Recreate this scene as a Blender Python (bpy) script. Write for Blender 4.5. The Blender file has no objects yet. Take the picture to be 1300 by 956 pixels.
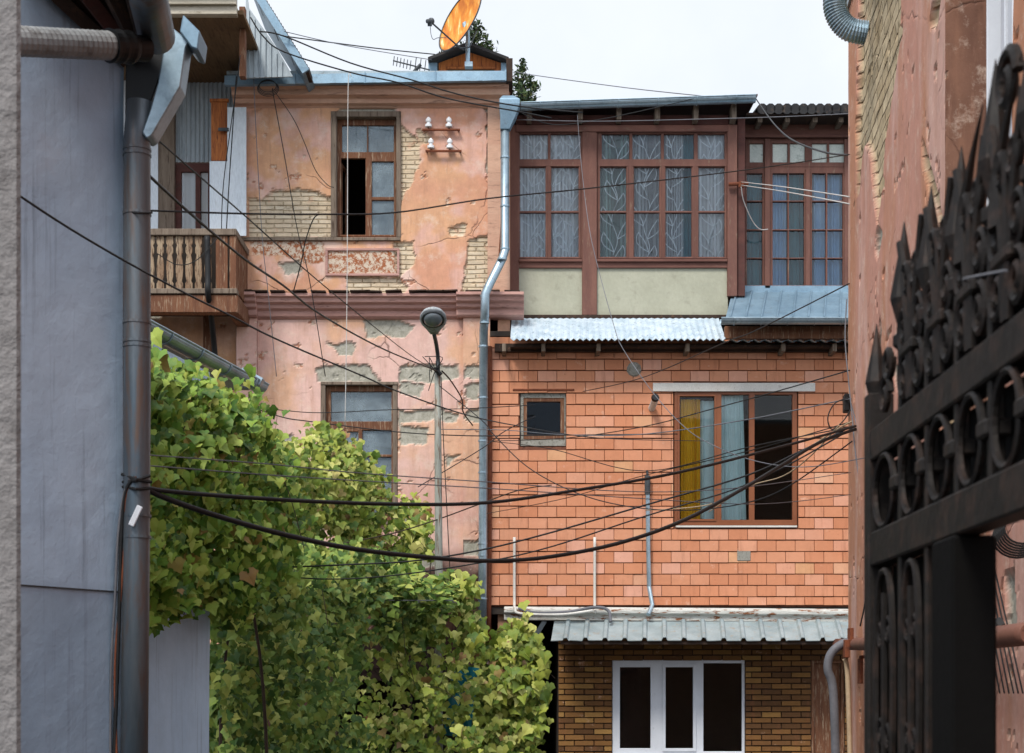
import bpy, math, random
import numpy as np
from mathutils import Vector, Matrix
random.seed(7)
rng = np.random.default_rng(11)
R = math.radians
F, CX, HY, EYE = 2000.0, 650.0, 870.0, 1.6
scene = bpy.context.scene
COL = scene.collection

def P(x, y, Y):
    return Vector(((x-CX)/F*Y, Y, EYE+(HY-y)/F*Y))
def lin(h):
    if isinstance(h, str):
        h = h.lstrip('#'); c = [int(h[i:i+2], 16)/255 for i in (0, 2, 4)]
    else: c = h
    return tuple(((v+0.055)/1.055)**2.4 if v > 0.04045 else v/12.92 for v in c)

# ------------------------------------------------------------------ materials
def newmat(name):
    m = bpy.data.materials.new(name); m.use_nodes = True
    nt = m.node_tree; nt.nodes.clear()
    out = nt.nodes.new('ShaderNodeOutputMaterial')
    b = nt.nodes.new('ShaderNodeBsdfPrincipled')
    nt.links.new(b.outputs[0], out.inputs[0])
    return m, nt, b, out
def nd(nt, t, **kw):
    n = nt.nodes.new(t)
    for k, v in kw.items():
        if k.startswith('i_'): n.inputs[k[2:].replace('_', ' ')].default_value = v
        else: setattr(n, k, v)
    return n
def noise(nt, vec, scale, detail=4, rough=0.55, dist=0.0):
    n = nd(nt, 'ShaderNodeTexNoise'); n.inputs['Scale'].default_value = scale
    n.inputs['Detail'].default_value = detail; n.inputs['Roughness'].default_value = rough
    n.inputs['Distortion'].default_value = dist
    nt.links.new(vec, n.inputs['Vector']); return n.outputs['Fac']
def ramp(nt, fac, stops, interp='LINEAR'):
    r = nd(nt, 'ShaderNodeValToRGB'); r.color_ramp.interpolation = interp
    el = r.color_ramp.elements
    while len(el) < len(stops): el.new(0.5)
    for e, (p, c) in zip(el, stops):
        e.position = p; e.color = (c[0], c[1], c[2], 1) if not isinstance(c, (int, float)) else (c, c, c, 1)
    nt.links.new(fac, r.inputs[0]); return r.outputs[0]
def mix(nt, fac, a, b, mode='MIX'):
    m = nd(nt, 'ShaderNodeMix', data_type='RGBA', blend_type=mode)
    for s, v in ((m.inputs[0], fac), (m.inputs[6], a), (m.inputs[7], b)):
        if isinstance(v, (int, float)): s.default_value = v
        elif isinstance(v, tuple): s.default_value = (v[0], v[1], v[2], 1)
        else: nt.links.new(v, s)
    return m.outputs[2]
def mth(nt, op, a, b=0.0):
    m = nd(nt, 'ShaderNodeMath', operation=op)
    for s, v in ((m.inputs[0], a), (m.inputs[1], b)):
        if isinstance(v, (int, float)): s.default_value = v
        else: nt.links.new(v, s)
    return m.outputs[0]
def objvec(nt, scale=(1, 1, 1)):
    t = nd(nt, 'ShaderNodeTexCoord'); mp = nd(nt, 'ShaderNodeMapping')
    mp.inputs['Scale'].default_value = scale
    nt.links.new(t.outputs['Object'], mp.inputs['Vector']); return mp.outputs[0]
def bump(nt, b, h, strength=0.4, dist=0.01, prev=None):
    n = nd(nt, 'ShaderNodeBump'); n.inputs['Strength'].default_value = strength
    n.inputs['Distance'].default_value = dist
    nt.links.new(h, n.inputs['Height'])
    if prev: nt.links.new(prev, n.inputs['Normal'])
    if b: nt.links.new(n.outputs[0], b.inputs['Normal'])
    return n.outputs[0]

def weathered(name, c1, c2, dirt=None, rough=0.8, metal=0.0, scale=3.0, stretch=(1, 1, 1), dirt_pos=(0.52, 0.62),
              bmp=0.3, bscale=40, spec=0.3, dist=0.006, island=0.0, fine=0.25, dscale=None):
    m, nt, b, o = newmat(name)
    v = objvec(nt, stretch)
    col = ramp(nt, noise(nt, v, scale, 6, 0.6), [(0.3, lin(c1)), (0.7, lin(c2))])
    f = ramp(nt, noise(nt, v, scale*14, 5, 0.65), [(0.25, 1-fine), (0.75, 1+0.0)])
    col = mix(nt, 1.0, col, f, 'MULTIPLY')
    if dirt:
        d = ramp(nt, noise(nt, v, dscale or scale*3.3, 8, 0.68, 0.3), [(dirt_pos[0], 0.0), (dirt_pos[1], 1.0)])
        col = mix(nt, d, col, lin(dirt))
    if island:
        g = nd(nt, 'ShaderNodeNewGeometry')
        col = mix(nt, 1.0, col, ramp(nt, g.outputs['Random Per Island'], [(0, 1-island), (1, 1.0)]), 'MULTIPLY')
    nt.links.new(col, b.inputs['Base Color'])
    b.inputs['Roughness'].default_value = rough; b.inputs['Metallic'].default_value = metal
    b.inputs['Specular IOR Level'].default_value = spec
    if bmp: bump(nt, b, noise(nt, v, bscale, 6, 0.6), bmp, dist)
    return m

M = {}
M['red_wood'] = weathered('red_brown_painted_wood', '#66433a', '#7f574a', '#86725f', 0.7, 0, 2.0, (3, 3, .6), (0.6, 0.7), 0.5, 25)
M['red_wood_h'] = weathered('red_brown_painted_beam', '#623f36', '#7a5246', '#7c6a5a', 0.7, 0, 2.0, (.6, 3, 3), (0.6, 0.7), 0.5, 25)
M['dark_red'] = weathered('dark_red_wood', '#4e2e29', '#633c34', '#463830', 0.75, 0, 2.0, (1, 3, 3), (0.55, 0.7), 0.5, 25)
M['old_wood'] = weathered('grey_weathered_wood', '#6e5f52', '#8d7e6e', '#4a3b30', 0.9, 0, 2.0, (6, 6, .5), (0.52, 0.66), 0.7, 20)
M['brown_wood'] = weathered('peeling_brown_wood', '#633d2a', '#80563c', '#a08a72', 0.8, 0, 2.5, (5, 5, .5), (0.54, 0.66), 0.6, 20)
M['baluster'] = weathered('peeling_baluster_wood', '#86644a', '#b39f84', '#50382a', 0.85, 0, 2.0, (6, 6, .8), (0.5, 0.6), 0.8, 20, island=0.35)
M['orange_wood'] = weathered('orange_stained_plank', '#9c5426', '#c27438', '#6a3418', 0.6, 0, 2.0, (9, 9, .7), (0.5, 0.62), 0.4, 18)
M['brown_frame'] = weathered('brown_pvc_frame', '#7a4426', '#8a5130', None, 0.45, 0, 2.0, (1, 1, 1), bmp=0.1, spec=0.4, fine=.12)
M['soffit'] = weathered('soffit_brown_boards', '#6b5238', '#84684a', '#4a3826', 0.85, 0, 1.5, (6, .7, 1), (0.5, 0.7), 0.4, 20)
M['dark_wood'] = weathered('sooty_dark_wood', '#2c211c', '#45342a', '#5a4030', 0.85, 0, 1.5, (3, 1, 3), (0.55, 0.7), 0.5, 20)
M['cream_wood'] = weathered('cream_painted_beam', '#b5aa96', '#cfc5b2', '#7d705e', 0.8, 0, 2.0, (.7, 3, 3), (0.58, 0.68), 0.4, 20)
M['zinc'] = weathered('galvanised_steel', '#8fa3ae', '#b4c6cf', '#6d7a80', 0.42, 0.75, 3.0, (1, 1, 1), (0.55, 0.75), 0.15, 8, spec=.5, dist=.01)
M['zinc_old'] = weathered('dull_galvanised_sheet', '#8d9aa0', '#a9b6ba', '#7d7468', 0.6, 0.45, 3.0, (1, 1, .6), (0.56, 0.72), 0.2, 8, spec=.4)
M['zinc_blue'] = weathered('bluish_roof_sheet', '#7792a4', '#93adbd', '#6c7880', 0.5, 0.45, 3.0, (1, 1, 1), (0.55, 0.75), 0.15, 8, spec=.4)
M['zinc_dirty'] = weathered('stained_steel_pipe', '#4f5f6b', '#7d7f80', '#6a584e', 0.45, 0.6, 1.5, (2.5, 2.5, .35), (0.5, 0.66), 0.15, 8, spec=.5)
M['white_metal'] = weathered('white_flaking_sheet_metal', '#a9bcc8', '#d5dfe5', '#7c8b94', 0.6, 0.1, 5.0, (1, 1, 1), (0.57, 0.64), 0.2, 20)
M['canopy'] = weathered('weathered_canopy_sheet', '#8e9b9d', '#aeb9ba', '#9c8f7c', 0.6, 0.3, 3.0, (1, 1, 1), (0.56, 0.7), 0.2, 12)
M['corr'] = weathered('ribbed_pale_sheet', '#a4afb5', '#bcc6ca', '#848e94', 0.65, 0.2, 2.0, (3, 3, .5), (0.5, 0.75), 0.15, 12)
M['white_panel'] = weathered('white_painted_sheet', '#d8e0e6', '#e8eef2', '#a8a8a2', 0.65, 0, 1.5, (2, 2, .5), (0.62, 0.75), 0.1, 12)
M['blue_wall'] = weathered('blue_grey_painted_render', '#6f7991', '#7c869d', '#626a7c', 0.9, 0, .9, (1, 1, 1), (0.5, 0.75), 0.35, 22, dist=.012, fine=.1)
M['grey_render'] = weathered('rough_beige_render', '#807c7a', '#918d8b', '#6a6664', 0.95, 0, 2.5, (1, 1, 1), (0.52, 0.72), 0.9, 30, dist=.02)
M['green_panel'] = weathered('pale_olive_render', '#a09f8b', '#b3b19d', '#8a8876', 0.9, 0, 1.2, (1, 1, .8), (0.56, 0.75), 0.5, 16, dist=.015, fine=.12)
M['peach'] = weathered('peach_plaster', '#c89a78', '#cf9f86', '#b58a6c', 0.9, 0, 1.2, (1, 1, 1), (0.5, 0.65), 0.4, 18)
M['moulding'] = weathered('pink_brown_moulding', '#b08479', '#c69c90', '#7a5a50', 0.88, 0, 2.0, (.5, 3, 3), (0.55, 0.68), 0.6, 18, dist=.01)
M['pilaster_top'] = weathered('pale_orange_moulding', '#c89880', '#d8b096', '#8a6a58', 0.88, 0, 1.6, (.5, 3, 3), (0.56, 0.68), 0.5, 18)
M['black'] = weathered('black_plastic', '#0a0a0b', '#121213', None, 0.5, 0, 3, bmp=.1)
M['cable'] = weathered('black_cable_sheath', '#161616', '#232324', None, 0.55, 0, 3, bmp=0)
M['cable_grey'] = weathered('grey_cable_sheath', '#5c5c60', '#75757a', None, 0.6, 0, 3, bmp=0)
M['cable_white'] = weathered('white_cable_sheath', '#b9b5ae', '#d0ccc6', None, 0.6, 0, 3, bmp=0)
M['cable_beige'] = weathered('beige_cable_sheath', '#b59c7c', '#c9b090', None, 0.6, 0, 3, bmp=0)
M['white_pipe'] = weathered('white_plastic_pipe', '#cfcac0', '#e0dcd4', '#9d948a', 0.5, 0, 3, (1, 1, 1), (0.6, 0.75), bmp=.1)
M['porcelain'] = weathered('white_porcelain', '#dedede', '#ececec', None, 0.2, 0, 3, bmp=0, spec=.6, fine=.05)
M['rust'] = weathered('rusty_iron', '#6c3b28', '#8b4f33', '#4b2b20', 0.85, .1, 6, (1, 1, 1), (0.5, 0.7), .4, 30)
M['sheet_iron'] = weathered('black_sheet_iron', '#080706', '#0d0b0a', None, .8, 0, 4, bmp=.2, spec=.1)
M['iron'] = weathered('black_wrought_iron', '#171310', '#26201c', '#3b2b23', 0.6, .3, 5, (1, 1, 1), (0.5, 0.7), .4, 30, spec=.35)
M['ledge'] = weathered('flaking_white_ledge', '#b9b8b0', '#d6d4cc', '#7d4c2c', 0.85, 0, 3.0, (.5, 1, 2.2), (0.53, 0.6), 0.7, 18, dist=.02)
M['lamp_grey'] = weathered('grey_lamp_housing', '#9a9fa2', '#b6babc', '#777672', 0.5, .2, 5, bmp=.1)
M['pole'] = weathered('old_painted_lamp_pole', '#8b8d84', '#a6a79c', '#6d5542', 0.65, .15, 1.8, (4, 4, .5), (0.5, 0.62), .3, 14)
M['dark_metal'] = weathered('dark_grey_steel', '#3a3c3e', '#55585a', None, 0.5, .3, 4, bmp=.1)
M['brown_pipe'] = weathered('brown_painted_pipe', '#6f4a3d', '#875a4a', '#4d352c', 0.6, .1, 3, (1, 1, 1), (0.58, 0.7), .2, 14)
M['roof_tile'] = weathered('black_bitumen_tiles', '#2b2b2d', '#3f3e3e', '#55483e', 0.85, 0, 3, (1, 1, 1), (0.55, 0.7), .5, 20)
M['white_pvc'] = weathered('white_window_plastic', '#c9ccd2', '#dadde2', '#9fa0a2', 0.4, 0, 2, (1, 1, 1), (.62, .8), bmp=.05, fine=.06)
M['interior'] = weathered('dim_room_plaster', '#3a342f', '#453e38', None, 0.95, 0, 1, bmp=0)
M['stain_shade'] = weathered('stained_shade_wall', '#3a2a26', '#54392f', '#261d1a', 0.95, 0, 1.5, (1, 1, 1), (0.48, 0.62), .6, 16, dist=.02)  # dark stain, with shade at the arch and pipe gap put into the colour
M['pvc_grey'] = weathered('dusty_grey_plastic', '#7c7d7c', '#949492', '#55504c', .7, 0, 3, (1, 1, 1), (.5, .66), bmp=.1)
M['joint_brown'] = weathered('brown_mortar_joint', '#6f4535', '#84543f', '#4a2e24', .9, 0, 2, bmp=.2)
M['ground'] = weathered('worn_asphalt', '#3b3a38', '#4a4845', '#2e2d2c', 0.95, 0, .4, (1, 1, 1), (0.5, 0.7), .5, 30)
M['teal'] = weathered('teal_plastic_sheet', '#0f6472', '#177a88', None, 0.5, 0, 2, bmp=.1)
M['stem'] = weathered('brown_vine_stem', '#33281e', '#43362a', None, 0.9, 0, 8, bmp=.3)
M['bark'] = weathered('grey_brown_bark', '#4a4036', '#5c5146', None, 0.95, 0, 4, bmp=.6)
M['yellow_cloth'] = weathered('mustard_curtain_cloth', '#dba413', '#e6b42c', None, 0.9, 0, 3, bmp=0, fine=.1)
M['teal_cloth'] = weathered('pale_teal_curtain_cloth', '#bcd8d8', '#d0e6e4', None, 0.9, 0, 3, bmp=0, fine=.1)
M['blue_cloth'] = weathered('blue_curtain_cloth', '#6d97bd', '#98b8d4', None, 0.9, 0, 2, (2, 2, .5), bmp=0, fine=.15)
M['teal_dark_cloth'] = weathered('dark_teal_curtain_cloth', '#1f5a66', '#2c6e78', None, 0.9, 0, 2, (2, 2, .5), bmp=0, fine=.15)
M['lace_pattern'] = weathered('white_embroidery', '#c9d2d8', '#d8e0e4', None, 0.9, 0, 2, bmp=0, fine=.02)
M['frost'] = weathered('milky_whitewashed_glass', '#b9c2b8', '#d2d8cc', '#97a095', 0.25, 0, 3, (1, 1, 1), (.55, .65), bmp=0, spec=.5)
M['skylit'] = weathered('dusty_grey_glass', '#5c6468', '#767e82', '#454b4e', 0.2, 0, 1.5, (1, 1, 1), (.5, .6), bmp=0, spec=.8)
M['cork'] = weathered('grey_cement_patch', '#8d8a80', '#a5a298', '#6e6a60', 0.95, 0, 6, bmp=.8, dist=.01)

def glass_mat(name, tint='#dfe8ec', refl=0.12, dust_refl=0):
    m, nt, b, out = newmat(name); nt.nodes.remove(b)
    tr = nd(nt, 'ShaderNodeBsdfTransparent'); tr.inputs[0].default_value = (*lin(tint), 1)
    gl = nd(nt, 'ShaderNodeBsdfGlossy'); gl.inputs['Roughness'].default_value = 0.015
    fr = nd(nt, 'ShaderNodeFresnel'); fr.inputs[0].default_value = 1.5
    v = objvec(nt); n = nd(nt, 'ShaderNodeBump'); n.inputs['Strength'].default_value = .06; n.inputs['Distance'].default_value = .006
    nt.links.new(noise(nt, v, 1.6, 2), n.inputs['Height'])
    nt.links.new(n.outputs[0], gl.inputs['Normal'])
    fac = mth(nt, 'ADD', fr.outputs[0], refl)
    mx = nd(nt, 'ShaderNodeMixShader')
    nt.links.new(fac, mx.inputs[0]); nt.links.new(tr.outputs[0], mx.inputs[1]); nt.links.new(gl.outputs[0], mx.inputs[2])
    if dust_refl:
        df = nd(nt, 'ShaderNodeBsdfDiffuse'); df.inputs[0].default_value = (*lin('#a9b9c0'), 1)  # pale diffuse film: dust, and on the upper panes a painted sky reflection
        m2 = nd(nt, 'ShaderNodeMixShader'); nt.links.new(ramp(nt, noise(nt, v, 2.5, 6, .65), [(.35, dust_refl*.5), (.65, dust_refl*1.5)]), m2.inputs[0])
        nt.links.new(mx.outputs[0], m2.inputs[1]); nt.links.new(df.outputs[0], m2.inputs[2]); nt.links.new(m2.outputs[0], out.inputs[0]); return m
    nt.links.new(mx.outputs[0], out.inputs[0]); return m
M['glass_dust_refl'] = glass_mat('dusty_reflection_glass', '#e6eef0', .02, .3)
M['glass'] = glass_mat('clear_window_glass', refl=.02)
M['glass_refl'] = glass_mat('reflecting_window_glass', '#fafcfd', -.012)
M['glass_dim'] = glass_mat('dim_window_glass', '#fafcfd', -.025)

def voile_mat(name, c, base=.42, gain=.75):
    # thin cloth: seen edge-on in its folds it covers more of what is behind it
    m, nt, b, out = newmat(name)
    v = objvec(nt, (2, 2, .4))
    col = mix(nt, 1.0, lin(c), ramp(nt, noise(nt, v, 3, 4), [(.3, .85), (.7, 1.0)]), 'MULTIPLY')
    nt.links.new(col, b.inputs['Base Color']); b.inputs['Roughness'].default_value = .95; b.inputs['Specular IOR Level'].default_value = .1
    lw = nd(nt, 'ShaderNodeLayerWeight'); lw.inputs[0].default_value = .5
    tr = nd(nt, 'ShaderNodeBsdfTransparent'); mx = nd(nt, 'ShaderNodeMixShader')
    fac = nd(nt, 'ShaderNodeMath', operation='MULTIPLY_ADD', use_clamp=True); fac.inputs[1].default_value = gain; fac.inputs[2].default_value = base
    nt.links.new(lw.outputs['Facing'], fac.inputs[0]); nt.links.new(fac.outputs[0], mx.inputs[0])
    nt.links.new(tr.outputs[0], mx.inputs[1]); nt.links.new(b.outputs[0], mx.inputs[2]); nt.links.new(mx.outputs[0], out.inputs[0]); return m
M['lace'] = voile_mat('grey_voile_cloth', '#d4dce0', .16, 1.2)
M['lace_white'] = voile_mat('white_voile_cloth', '#e6ecf0', .4, 1.1)
M['lace_dark'] = voile_mat('green_voile_cloth', '#aecbc6', .14, 1.2)
def tile_mat(name, stops, fine=.12, patch=None):
    m, nt, b, o = newmat(name)
    g = nd(nt, 'ShaderNodeNewGeometry'); v = objvec(nt)
    c = ramp(nt, g.outputs['Random Per Island'], stops, 'LINEAR')
    c = mix(nt, 1.0, c, ramp(nt, noise(nt, v, 9, 6, .65), [(.3, 1-fine), (.7, 1.0)]), 'MULTIPLY')
    c = mix(nt, ramp(nt, noise(nt, v, 1.1, 5, .6), [(.5, 0.0), (.75, .3)]), c, patch or lin('#b8593a'))
    c = mix(nt, ramp(nt, noise(nt, v, 24, 4, .7), [(.66, 0.0), (.74, .6)]), c, lin('#7d4630'))
    c = mix(nt, ramp(nt, noise(nt, objvec(nt, (3, 3, .4)), 2.2, 8, .72), [(.54, 0.0), (.72, .45)]), c, lin('#8a5238'))
    c = mix(nt, ramp(nt, noise(nt, v, 5, 8, .75), [(.6, 0.0), (.68, .5)]), c, lin('#d9b39c'))
    nt.links.new(c, b.inputs['Base Color']); b.inputs['Roughness'].default_value = .75
    b.inputs['Specular IOR Level'].default_value = .25
    bump(nt, b, noise(nt, v, 60, 4), .25, .004)
    return m
M['tile'] = tile_mat('terracotta_block', [(0, lin('#c3805d')), (.4, lin('#c98865')), (.8, lin('#cf9272')), (.93, lin('#d69e86')), (.97, lin('#cf9a70')), (1, lin('#d6a68c'))], .1, lin('#c4764e'))
M['slimbrick'] = tile_mat('brown_ochre_brick', [(0, lin('#56391e')), (.4, lin('#6a4724')), (.75, lin('#80592d')), (1, lin('#94703c'))], .2, lin('#5f3c20'))

def leaf_mat(name, stops):
    m, nt, b, out = newmat(name)
    g = nd(nt, 'ShaderNodeNewGeometry'); v = objvec(nt)
    c = ramp(nt, g.outputs['Random Per Island'], stops)
    c = mix(nt, ramp(nt, noise(nt, v, 14, 3), [(.5, 0.0), (.75, .35)]), c, lin('#a79a3c'))
    nt.links.new(c, b.inputs['Base Color']); b.inputs['Roughness'].default_value = .55
    b.inputs['Specular IOR Level'].default_value = .3
    t = nd(nt, 'ShaderNodeBsdfTranslucent'); nt.links.new(c, t.inputs[0])
    mx = nd(nt, 'ShaderNodeMixShader'); mx.inputs[0].default_value = .13
    nt.links.new(b.outputs[0], mx.inputs[1]); nt.links.new(t.outputs[0], mx.inputs[2])
    nt.links.new(mx.outputs[0], out.inputs[0]); return m
M['leaf_green'] = leaf_mat('fresh_green_leaf', [(0, lin('#35561f')), (.3, lin('#577a2c')), (.65, lin('#86a240')), (.92, lin('#abbb58')), (1, lin('#8a6a3c'))])
M['leaf_yellow'] = leaf_mat('yellow_green_leaf', [(0, lin('#44601f')), (.35, lin('#70832f')), (.7, lin('#9aa244')), (.93, lin('#c0c070')), (1, lin('#8e6244'))])
M['leaf_mid'] = leaf_mat('mid_green_leaf', [(0, lin('#304e1e')), (.4, lin('#4f6c2a')), (.75, lin('#7c9240')), (1, lin('#a9ac58'))])
M['needle'] = leaf_mat('dark_conifer_spray', [(0, lin('#1f3020')), (.6, lin('#33492e')), (1, lin('#4c6038'))])

def dish_mat():
    m, nt, b, o = newmat('rust_streaked_dish')
    v = objvec(nt, (1, 1, 1))
    n1 = nd(nt, 'ShaderNodeTexNoise'); n1.inputs['Scale'].default_value = 2.2; n1.inputs['Detail'].default_value = 6
    n1.inputs['Distortion'].default_value = .4
    mp = nd(nt, 'ShaderNodeMapping'); mp.inputs['Rotation'].default_value = (0, R(-32), 0); mp.inputs['Scale'].default_value = (6, 1, 1.2)
    nt.links.new(v, mp.inputs[0]); nt.links.new(mp.outputs[0], n1.inputs['Vector'])
    c = ramp(nt, n1.outputs['Fac'], [(.3, lin('#a8560e')), (.5, lin('#cc7a1c')), (.6, lin('#d9963c')), (.72, lin('#e8cfa0'))])
    nt.links.new(c, b.inputs['Base Color']); b.inputs['Roughness'].default_value = .7
    return m
M['dish'] = dish_mat()

def plaster_mat(name, course=0.07, bricks=('#d6c7ae', '#c8b497'), mortar='#b09a7c'):
    """base tone comes from the 'tone' attribute (paint), masks r=brick g=stone b=scoured"""
    m, nt, b, o = newmat(name)
    v = objvec(nt)
    tone = nd(nt, 'ShaderNodeAttribute', attribute_name='tone').outputs['Color']
    mk = nd(nt, 'ShaderNodeAttribute', attribute_name='mask'); sp = nd(nt, 'ShaderNodeSeparateColor')
    nt.links.new(mk.outputs['Color'], sp.inputs[0])
    c = mix(nt, 1.0, tone, ramp(nt, noise(nt, v, 7, 8, .7), [(.3, .84), (.7, 1.06)]), 'MULTIPLY')
    vs = objvec(nt, (3.2, 3.2, .35))
    c = mix(nt, ramp(nt, noise(nt, vs, 1.7, 7, .65), [(.5, 0.0), (.78, .5)]), c, lin('#a5765c'))
    c = mix(nt, ramp(nt, noise(nt, v, 3.4, 9, .78), [(.53, 0.0), (.66, .55)]), c, lin('#d9c4b2'))
    c = mix(nt, ramp(nt, noise(nt, vs, 5, 8, .75), [(.56, 0.0), (.7, .5)]), c, lin('#9c7663'))
    c = mix(nt, ramp(nt, noise(nt, v, 23, 6, .75), [(.66, 0.0), (.74, .6)]), c, lin('#8a5f4c'))
    # cracks
    vo = nd(nt, 'ShaderNodeTexVoronoi', feature='DISTANCE_TO_EDGE'); vo.inputs['Scale'].default_value = .8
    dv = nd(nt, 'ShaderNodeMix', data_type='VECTOR'); dv.inputs[0].default_value = .16
    nn = nd(nt, 'ShaderNodeTexNoise'); nn.inputs['Scale'].default_value = 3; nn.inputs['Detail'].default_value = 8
    nt.links.new(v, nn.inputs['Vector']); nt.links.new(v, dv.inputs[4]); nt.links.new(nn.outputs['Color'], dv.inputs[5])
    nt.links.new(dv.outputs[1], vo.inputs['Vector'])
    crack = ramp(nt, vo.outputs[0], [(.0, 1.0), (.0055, 0.0)])
    crack = mth(nt, 'MULTIPLY', crack, ramp(nt, noise(nt, v, .9, 2), [(.48, 0.0), (.58, 1.0)]))
    c = mix(nt, mth(nt, 'MULTIPLY', crack, .75), c, lin('#5d4036'))
    # exposed brick courses
    mp = nd(nt, 'ShaderNodeMapping'); mp.inputs['Rotation'].default_value = (R(90), 0, 0)
    t = nd(nt, 'ShaderNodeTexCoord')
    wob = nd(nt, 'ShaderNodeMix', data_type='VECTOR'); wob.inputs[0].default_value = .03
    nt.links.new(t.outputs['Object'], wob.inputs[4]); nt.links.new(nn.outputs['Color'], wob.inputs[5])
    nt.links.new(wob.outputs[1], mp.inputs[0])
    br = nd(nt, 'ShaderNodeTexBrick'); br.inputs['Scale'].default_value = 1
    br.inputs['Brick Width'].default_value = .27; br.inputs['Row Height'].default_value = course
    br.inputs['Mortar Size'].default_value = .013; br.inputs['Mortar Smooth'].default_value = .8
    br.inputs['Color1'].default_value = (*lin(bricks[0]), 1); br.inputs['Color2'].default_value = (*lin(bricks[1]), 1)
    br.inputs['Mortar'].default_value = (*lin(mortar), 1)
    nt.links.new(mp.outputs[0], br.inputs['Vector'])
    bc = mix(nt, 1.0, br.outputs['Color'], ramp(nt, noise(nt, v, 12, 7, .7), [(.3, .75), (.7, 1.1)]), 'MULTIPLY')
    bc = mix(nt, ramp(nt, noise(nt, v, 4, 8, .75), [(.44, 0.0), (.62, .8)]), bc, lin('#d3bd9f') if 'side' not in name else lin('#bba88a'))
    bc = mix(nt, ramp(nt, noise(nt, v, 3, 6, .7), [(.6, 0.0), (.68, .6)]), bc, lin('#c08a70'))
    sc = ramp(nt, noise(nt, v, 15, 8, .75), [(.3, lin('#807d70')), (.5, lin('#a09c8e')), (.7, lin('#b8b3a6'))])
    dk = mix(nt, ramp(nt, noise(nt, v, 11, 8, .75), [(.47, 0.0), (.53, 1.0)]), lin('#c9b8a4'), lin('#9a5f40'))
    c = mix(nt, sp.outputs[2], c, dk)
    c = mix(nt, sp.outputs[1], c, sc)
    c = mix(nt, sp.outputs[0], c, bc)
    nt.links.new(c, b.inputs['Base Color']); b.inputs['Roughness'].default_value = .92
    b.inputs['Specular IOR Level'].default_value = .15
    h1 = bump(nt, None, noise(nt, v, 26, 8, .65), .35, .008)
    hb = mth(nt, 'MULTIPLY', mth(nt, 'SUBTRACT', 1.0, br.outputs['Fac']), sp.outputs[0])
    h2 = bump(nt, None, hb, 1.0, .02, h1)
    bump(nt, b, mth(nt, 'MULTIPLY', crack, -1.0), .8, .01, h2)
    return m
M['plaster'] = plaster_mat('flaking_painted_plaster')
M['plaster_r'] = plaster_mat('flaking_plaster_side', .11, ('#cbb796', '#b09a78'), '#6b5a44')

# ------------------------------------------------------------------ objects
ORG = {}
def setp(o, label=None, cat=None, group=None, kind=None):
    if label: o['label'] = label
    if cat: o['category'] = cat
    if group: o['group'] = group
    if kind: o['kind'] = kind
    return o
def thing(name, label, cat, loc, group=None):
    o = bpy.data.objects.new(name, None); COL.objects.link(o)
    o.location = loc; o.empty_display_size = .2
    ORG[o] = Vector(loc); return setp(o, label, cat, group)
def root_of(o):
    while o.parent: o = o.parent
    return o

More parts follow.
